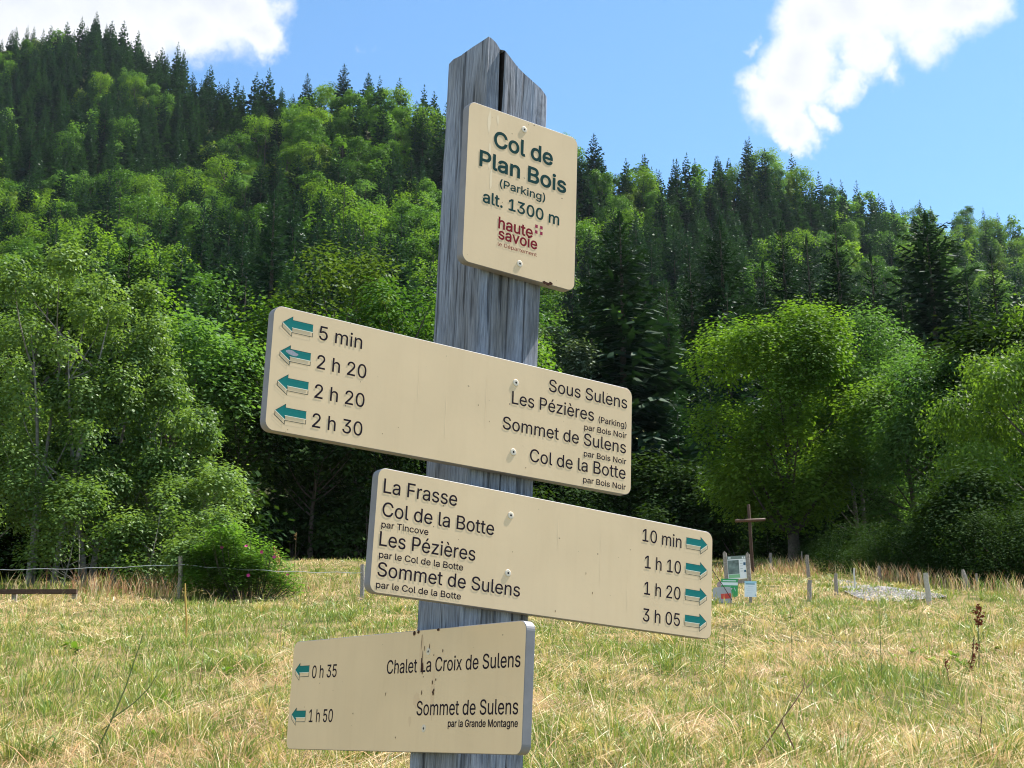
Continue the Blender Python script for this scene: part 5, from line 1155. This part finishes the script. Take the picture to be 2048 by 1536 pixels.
def wood_rail():
    x, y, z = at_ground(148, 1201); root = empty('low_rail', (x, y, z), None, 'low brown wooden rail on short legs in the grass under the alders', 'rail')
    s = Soup(); zt = z_at(1179, 148, y)-z; k = mpp(y)
    s.box(-3.6, .05, -.06, .06, zt-.095, zt); link('beam', s.build('beam'), root, [WOOD_BROWN])
    for dx in (-.03, -1.35, -2.9):
        s = Soup(); s.box(dx-.05, dx+.05, .061, .16, -.3, zt-.02); link('leg', s.build('leg'), root, [WOOD_POST])
wood_rail()

def cross():
    D = 51; x, y, z = at_depth(1506, D); h = z_at(1009, 1505, D)-z; r = .056
    root = empty('wooden_cross', (x, y, z), (0, R_(-1.2), R_(8)), 'tall brown wooden cross of round logs at the edge of the wood', 'cross')
    s = Soup(); s.tube([(0, 0, -.5), (0, 0, h*.5), (0, 0, h-.03), (0, 0, h)], [r*1.12, r*1.05, r, r*.7], 12, 0); link('upright', s.build('upright', smooth=True), root, [WOOD_BROWN])
    za = h-33*mpp(D); s = Soup(); w = 31.5*mpp(D)
    s.tube([(-w, -.09, za-.03), (-w+.03, -.09, za-.03), (w-.03, -.09, za+.02), (w, -.09, za+.02)], [r*.7, r, r, r*.7], 12, 0); link('crossbar', s.build('crossbar', smooth=True), root, [plain('reddish wood', (.115, .066, .047), .7, .25, .3, 18, .3)])
cross()

def sheet(name, parent, w, h, y, z0, m, th=.006, x0=0):
    s = Soup(); s.box(x0-w/2, x0+w/2, y-th, y, z0, z0+h); return link(name, s.build(name), parent, [m])
def info_board():
    D = 32.0; k = mpp(D); x, y, z = at_depth(1479, D); Z = lambda py: z_at(py, 1479, D)-z; X = lambda px: (px-1479)*k
    root = empty('information_board', (x, y, z), (0, R_(-1.5), R_(-14)), 'hiking information board with a shaded relief map between two grey wooden posts', 'information board')
    for px, yt in ((1455.5, 1101), (1501, 1106)):
        s = Soup(); a = X(px); s.box(a-.04, a+.04, -.05, .05, -.4, Z(yt+4)); s.add([(a-.04, -.05, Z(yt+4)+.002), (a+.04, -.05, Z(yt+4)+.002), (a+.04, .05, Z(yt+4)+.002), (a-.04, .05, Z(yt+4)+.002), (a, -.05, Z(yt)), (a, .05, Z(yt))], [(0, 1, 4), (2, 3, 5)]); 
        s.add([(a-.04, -.05, Z(yt+4)+.002), (a-.04, .05, Z(yt+4)+.002), (a, .05, Z(yt)), (a, -.05, Z(yt)), (a+.04, -.05, Z(yt+4)+.002), (a+.04, .05, Z(yt+4)+.002)], [(0, 3, 2, 1), (3, 4, 5, 2)])
        link('post', s.build('post'), root, [WOOD_POST])
    pw = X(1496.5)-X(1459.5); pc = (X(1496.5)+X(1459.5))/2; zb, zt = Z(1158), Z(1112)
    white = plain('white print', (.74, .75, .76), .4, .4); pan = sheet('panel', root, pw, zt-zb, .0, zb, white, .03, pc)
    hd = plain('grey green header', (.17, .21, .19), .5); map_ = plain('relief map print', (.13, .17, .16), .5, .3, .75, 9); gr = plain('green strip', (.22, .46, .24), .5)
    blue = plain('blue pictogram', (.03, .10, .18), .5)
    L = pc-pw/2; H = zt-zb
    def part(nm, a, b, c, d, m, y=-.0315): s = Soup(); s.box(L+pw*a, L+pw*b, y-.002, y, zb+H*c, zb+H*d); return link(nm, s.build(nm), pan, [m])
    part('header', 0, 1, .86, 1, hd); part('header_square', .80, .88, .87, .95, white, -.0345); part('header_square', .91, .99, .87, .95, white, -.0345)
    part('title_line', .05, .2, .90, .95, white, -.0345)
    part('map', .02, .62, .22, .82, map_); part('green_strip', .04, .64, .05, .2, gr)
    part('pictogram', .86, .98, .58, .70, blue); part('pictogram', .88, .99, .28, .37, blue)
    for i in range(5): part('text_block', .68, .84-.02*(i % 2), .76-.11*i, .78-.11*i, plain('grey text', (.4, .42, .44), .5))
    s = Soup(); s.box(L, L+pw, -.02, .02, zb-.10, zb-.012); link('lower_rail', s.build('lower_rail'), root, [WOOD_POST])
info_board()
def small_signs():
    D = 30.0; k = mpp(D)
    # white notice on its own stake
    x, y, z = at_depth(1501, D); Z = lambda py: z_at(py, 1501, D)-z
    root = empty('notice', (x, y, z), (0, R_(2.5), R_(-10)), 'white notice with a pale blue heading on a short brown stake in the meadow', 'notice')
    s = Soup(); s.box(-.033, .033, .002, .05, -.4, Z(1165)); link('stake', s.build('stake'), root, [WOOD_POST])
    white = plain('white notice paper', (.70, .75, .82), .45, .4)
    sh = sheet('sheet', root, .245, Z(1162.5)-Z(1194), .0, Z(1194), white, .006)
    zb, H = Z(1194), Z(1162.5)-Z(1194); lb = plain('pale blue heading', (.33, .58, .70), .45); db = plain('blue ink', (.06, .25, .36), .45); gt = plain('faint grey ink', (.42, .48, .56), .5)
    def p(nm, a, b, c, d, m, yy=-.0065): s = Soup(); s.box(-.1225+.245*a, -.1225+.245*b, yy-.0015, yy, zb+H*c, zb+H*d); link(nm, s.build(nm), sh, [m])
    p('heading', 0, 1, .88, .995, lb); p('heading_text', .08, .85, .79, .86, db)
    p('text_row', .3, .75, .64, .66, gt); p('text_row', .15, .7, .5, .515, gt); p('text_row', .15, .6, .25, .265, gt); p('text_row', .2, .8, .38, .395, gt); p('emblem', .86, .93, .08, .16, db)
    # green and white poster
    D2 = 30.6; x, y, z = at_depth(1459, D2); Z = lambda py: z_at(py, 1459, D2)-z
    root = empty('poster_sign', (x, y, z), (0, R_(2), R_(-8)), 'green and white poster with a pale curved figure, under the map board', 'poster')
    gn = plain('poster green', (.03, .30, .09), .45, .4); wh = plain('poster white', (.66, .72, .74), .45, .4)
    w = 33*mpp(D2); zb, H = Z(1194), Z(1157.5)-Z(1194)
    sh = sheet('sheet', root, w, H, .0, zb, wh, .006)
    for sx in (-1, 1): s = Soup(); s.box(sx*w*.4-.012, sx*w*.4+.012, .001, .025, -.3, zb+H*.5); link('stake', s.build('stake'), root, [WOOD_POST])
    def p2(nm, a, b, c, d, m, yy=-.0065): s = Soup(); s.box(-w/2+w*a, -w/2+w*b, yy-.0015, yy, zb+H*c, zb+H*d); link(nm, s.build(nm), sh, [m])
    p2('header_band', 0, 1, .80, 1, gn); p2('header_text', .1, .9, .86, .91, wh, -.0085); p2('picture', 0, 1, 0, .64, gn)
    s = Soup(); s.tube([(-w*.05, -.0085, zb+H*.08), (-w*.02, -.0085, zb+H*.3), (w*.12, -.0085, zb+H*.46), (w*.30, -.0085, zb+H*.5), (w*.36, -.0085, zb+H*.32)], [.006, .014, .016, .013, .006], 6, 0); link('figure', s.build('figure', smooth=True), sh, [wh])
    s = Soup(); s.tube([(w*.02, -.0085, zb+H*.54), (w*.05, -.0085, zb+H*.54)], [.016, .014], 8, 0); link('figure_head', s.build('figure_head'), sh, [wh])
    # grey panel with a red field, and the round brown sign and stick behind it
    D3 = 30.0; x, y, z = at_depth(1446, D3); Z = lambda py: z_at(py, 1446, D3)-z; X = lambda px: (px-1446)*mpp(D3)
    root = empty('grey_sign', (x, y, z), (0, R_(-3), R_(-6)), 'grey plastic panel with a red field standing low in the grass beside the arrow board', 'sign')
    gp = plain('grey plastic', (.38, .38, .40), .4, .5, .1, 6); rd = plain('red field', (.62, .065, .045), .45)
    bm = bmesh.new(); P = [(x_*.19, z_*.185) for x_, z_ in rounded(2, 2, .35)]
    a = [bm.verts.new((q[0], -.006, q[1])) for q in P]; b = [bm.verts.new((q[0], .006, q[1])) for q in P]
    bm.faces.new(a); bm.faces.new(list(reversed(b)))
    for i in range(len(a)): bm.faces.new((a[i], b[i], b[(i+1) % len(a)], a[(i+1) % len(a)]))
    bmesh.ops.recalc_face_normals(bm, faces=bm.faces[:])
    me = bpy.data.meshes.new('panel'); bm.to_mesh(me); bm.free(); pn = link('panel', me, root, [gp]); pn.location.z = Z(1192)
    s = Soup(); s.box(-.03, .175, -.0095, -.0075, -.06, .045); link('red_field', s.build('red_field'), pn, [rd])
    s = Soup(); s.box(-.02, .02, .008, .04, -.35, Z(1190)); link('stake', s.build('stake'), root, [WOOD_POST])
    D4 = 31; x, y, z = at_depth(1443, D4); Z = lambda py: z_at(py, 1443, D4)-z
    root = empty('round_sign', (x, y, z), (0, 0, R_(-6)), 'faded brownish round sign half hidden behind the grey plastic panel', 'sign')
    s = Soup(); s.tube([(0, -.012, Z(1170)), (0, .0, Z(1170))], [.085, .085], 20, 0); link('disc', s.build('disc'), root, [plain('faded brown sign', (.30, .22, .22), .6, .3, .2, 20)])
    s = Soup(); s.box(-.015, .015, .002, .03, -.35, Z(1170)); link('stake', s.build('stake'), root, [WOOD_POST])
    D5 = 29.9; x, y, z = at_depth(1440, D5); Z = lambda py: z_at(py, 1440, D5)-z; X = lambda px: (px-1440)*mpp(D5)
    s = Soup(); s.tube([(X(1427), 0, Z(1140)), (X(1438), 0, Z(1157)), (X(1449), 0, Z(1174)), (X(1464), 0, Z(1200))], .009, 6, 0)
    o = link('leaning_stick', s.build('leaning_stick', smooth=True), None, [plain('dark stick', (.05, .035, .03), .8)]); o.location = (x, y, z)
    tag(o, 'dark thin stick leaning across the grey plastic panel', 'stick')
small_signs()

def rose_bush():
    D = 33.5; x, y, z = at_depth(505, D); root = empty('rose_bush', (x, y, z), None, 'dense green wild rose bush with pink flowers beside the fence', 'bush')
    rng = np.random.default_rng(44); k = mpp(D); lb = []
    for px, py, r in ((450,1150,30),(478,1128,32),(505,1122,20),(530,1142,22),(558,1160,16),(420,1165,28),(470,1168,32),(520,1165,32),(555,1175,20),(440,1116,28),(470,1096,16),(578,1168,12),(400,1172,24),(455,1082,20),(410,1120,26),(425,1090,20),(545,1112,10),(500,1140,26),(385,1150,22),(590,1180,9),(462,1062,12),(500,1082,9),(520,1094,8),(560,1128,9),(575,1142,8),(597,1165,7),(440,1066,10),(425,1074,9),(538,1098,6),(600,1186,6),(480,1068,8),(398,1104,12)):
        for dy in (-.35, .35): lb.append(((px-505)*k, dy+rng.normal()*.15, z_at(py, px, D)-z, r*k))
    lb = np.array(lb); v, f, a = crown_leaves(rng, lb, 19000, .08, .62, 1.3, 0, 3)
    s = Soup(); s.add(v, f, 0, a); link('foliage', s.build('foliage'), root, [L_ROSE])
    s = Soup()
    for q in lb: s.tube([(q[0]*.4, q[1]*.4, -.1), (q[0]*.8, q[1], q[2]*.5), q[:3]], [.012, .009, .004], 4, 0, cap=False)
    link('stems', s.build('stems'), root, [BARK])
    pink = plain('rose petals', (.42, .03, .17), .5, .3)
    for px, py in ((447,1102),(498,1101),(528,1112),(552,1121),(505,1159),(579,1155)):
        s = Soup(); n = 5
        for i in range(n):
            t = 6.283*i/n; c, sn = math.cos(t), math.sin(t)
            s.add([(0, 0, 0), (.034*math.cos(t-.6), -.012, .034*math.sin(t-.6)), (.048*c, -.016, .048*sn), (.034*math.cos(t+.6), -.012, .034*math.sin(t+.6))], [(0, 1, 2, 3)], 0)
        o = link('flower', s.build('flower'), root, [pink]); o.location = ((px-505)*k, -.35-.55*max(0, .6-abs(px-505)*k*.5), z_at(py, px, D)-z); o.rotation_euler.x = rng.normal()*.4-.3
rose_bush()

# ------------------------------------------------------------------ weeds that stand up out of the meadow
STEM_G = plain('green stem', (.10, .125, .04), .6, .2); STEM_D = plain('dark dry stem', (.10, .07, .04), .8, .1); DOCK = plain('rust red dock seeds', (.16, .045, .025), .9, .1, .5, 60)
STEM_R = plain('reddish stem', (.17, .10, .06), .7, .2); SEED = plain('golden seed head', (.42, .25, .10), .8, .1, .3, 80)
W_LEAF = leafmat('weed leaves', (.07, .14, .02), (.16, .27, .04), .4, .3, .45, .2)
def stalk(name, chains, base, label, cat, m, group=None, knobs=()):
    """a plant of thin stems; chains hold photo places (px, py, radius) at the depth of its foot"""
    x, y, z = at_ground(*base); k = mpp(y); root = empty(name, (x, y, z), None, label, cat, group)
    s = Soup(); rg = random.Random(int(base[0]))
    for ch in chains:
        s.tube([((px-base[0])*k, (i*.03 if i else 0), z_at(py, base[0], y)-z) for i, (px, py, r) in enumerate(ch)], [q[2] for q in ch], 5, 0)
    link('stem', s.build('stem', smooth=True), root, [m])
    if knobs:
        s = Soup(); rng = np.random.default_rng(int(base[0]))
        for (px0, py0), (px1, py1), r, mm, n in knobs:
            t = rng.random(n); P = np.stack([((px0+(px1-px0)*t)-base[0])*k, np.zeros(n), np.array([z_at(py0+(py1-py0)*q, base[0], y)-z for q in t])], 1)
            P += rng.normal(size=(n, 3))*r*.5*(.4+1.2*np.sin(np.pi*np.clip(t, .05, .95)))[:, None]
            v, f = leaf_quads(P, unit(rng.normal(size=(n, 3))), r*.9, r*.7, rng); s.add(v, f, 0)
        o = link('seed_head', s.build('seed_head'), root, [knobs[0][3]])
stalk('dock_plant', [[(1958, 1352, .006), (1965, 1290, .006), (1968, 1235, .005), (1969, 1208, .003)]], (1958, 1352), 'tallest rust red dock stalk with a dense seed head', 'weed', STEM_G, 'dock stalks in the meadow', [((1966, 1250), (1969, 1210), .035, DOCK, 130)])
stalk('dock_plant', [[(1937, 1350, .007), (1950, 1312, .007), (1958, 1270, .006)], [(1937, 1348, .005), (1922, 1343, .004)]], (1937, 1350), 'bent dark red dock stalk beside the tallest one', 'weed', STEM_D, 'dock stalks in the meadow', [((1939, 1346), (1952, 1308), .03, DOCK, 90), ((1957, 1300), (1960, 1288), .03, DOCK, 40)])
stalk('dock_plant', [[(1899, 1370, .005), (1898, 1340, .005), (1897, 1318, .004)]], (1899, 1370), 'small dark dock stalk, shortest of the three', 'weed', STEM_D, 'dock stalks in the meadow', [((1898, 1342), (1897, 1322), .022, DOCK, 50)])
stalk('forked_stem', [[(180, 1530, .007), (213, 1440, .0065), (235, 1370, .005), (259, 1268, .003)], [(213, 1440, .005), (255, 1405, .004), (280, 1375, .0035), (291, 1350, .0025)], [(208, 1452, .004), (196, 1460, .004)]], (180, 1530), 'forked bare green stem rising from the grass near the camera', 'weed', STEM_G)
stalk('dry_umbel', [[(1612, 1560, .006), (1590, 1490, .006), (1571, 1440, .005), (1600, 1405, .004), (1622, 1375, .003), (1628, 1350, .002)], [(1571, 1440, .005), (1540, 1485, .005), (1500, 1534, .004)], [(1622, 1375, .003), (1612, 1350, .002)], [(1622, 1376, .003), (1640, 1358, .002)]], (1612, 1533), 'dry reddish branching weed stem lying over in the near grass', 'weed', STEM_R)
stalk('dry_stick_weed', [[(1957, 1500, .006), (1964, 1475, .006), (1971, 1450, .005), (1977, 1430, .003)]], (1957, 1500), 'short dark broken stem in the near grass', 'weed', STEM_D)
stalk('seeding_grass', [[(563, 1200, .006), (556, 1150, .006), (548, 1115, .005), (543, 1093, .004)]], (563, 1200), 'golden seeding stalk in front of the rose bush', 'weed', SEED, None, [((556, 1125), (543, 1094), .05, SEED, 60)])
stalk('seeding_grass', [[(586, 1195, .005), (586, 1130, .005), (587, 1066, .004)]], (586, 1195), 'tall thin dark stalk with a small brown head, beyond the rose bush', 'weed', STEM_D, None, [((586, 1078), (587, 1064), .03, SEED, 25)])
stalk('bleached_stalk', [[(372, 1290, .012), (369, 1240, .014), (363, 1195, .013), (360, 1165, .009)]], (372, 1290), 'thick yellow brown dead stalk in front of the round fence post', 'weed', plain('ochre stalk', (.34, .22, .06), .8, .1))
for i, (px, pb, pt) in enumerate(((558, 1310, 1190), (566, 1300, 1205), (612, 1250, 1170), (1450, 1360, 1240), (1585, 1340, 1220), (1762, 1300, 1190), (1460, 1235, 1190), (38, 1440, 1330), (140, 1420, 1290), (395, 1400, 1300), (1850, 1420, 1330), (1765, 1370, 1280))):
    stalk('grass_stalk', [[(px, pb, .004), (px+2, (pb+pt)/2, .0035), (px+4, pt, .002)]], (px, pb), 'thin upright grass stalk standing above the mown meadow', 'weed', STEM_G if i % 3 else STEM_R, 'tall thin grass stalks in the meadow')
def rosettes():
    rng = np.random.default_rng(8); spots = [(1800, 1322, 1), (1825, 1308, 1), (1845, 1318, .9), (1868, 1330, 1.1), (1912, 1322, 1.2), (1925, 1335, 1), (1990, 1305, .9), (1885, 1345, .8), (1735, 1345, .9), (130, 1300, 1), (150, 1306, 1.1), (345, 1412, 1), (320, 1408, 1.1), (455, 1348, .9), (632, 1215, 1), (668, 1210, 1.1), (1500, 1225, 1), (1540, 1290, .8), (90, 1425, 1), (300, 1480, .9)]
    for px, py, sc in spots:
        x, y, z = at_ground(px, py); n = rng.integers(7, 12); s = Soup()
        for i in range(n):
            a = rng.random()*6.283; el = .35+.8*rng.random(); L = sc*(.10+.09*rng.random()); w = L*.2
            d = np.array([math.cos(a)*math.cos(el), math.sin(a)*math.cos(el), math.sin(el)]); sd = np.array([-math.sin(a), math.cos(a), 0]); dn = np.array([0, 0, -.25*L])
            v = [np.zeros(3), d*L*.35+sd*w, d*L*.7+sd*w*.9+dn*.4, d*L+dn, d*L*.7-sd*w*.9+dn*.4, d*L*.35-sd*w]
            s.add(v, [(0, 1, 2, 5), (5, 2, 3, 4)], 0, np.full(6, rng.random()))
        o = link('leafy_weed', s.build('leafy_weed'), None, [W_LEAF]); o.location = (x, y, z)
        tag(o, 'broad leaved bright green weed growing in the mown meadow', 'weed', 'broad leaved weeds in the meadow')
rosettes()

# ------------------------------------------------------------------ summer haze over the valley
def haze():
    m = bpy.data.materials.new('haze'); m.use_nodes = True; N, Lk = m.node_tree.nodes, m.node_tree.links
    N.remove(N['Principled BSDF']); v = N.new('ShaderNodeVolumePrincipled')
    v.inputs['Color'].default_value = (.72, .84, 1, 1); v.inputs['Density'].default_value = .00003; v.inputs['Anisotropy'].default_value = .2
    Lk.new(v.outputs[0], N['Material Output'].inputs['Volume'])
    s = Soup(); s.box(-2400, 2400, -200, 3400, -700, 520)
    o = link('haze', s.build('haze'), None, [m]); o['kind'] = 'stuff'; o['label'] = 'thin blue summer haze in front of the wooded hills'
haze()
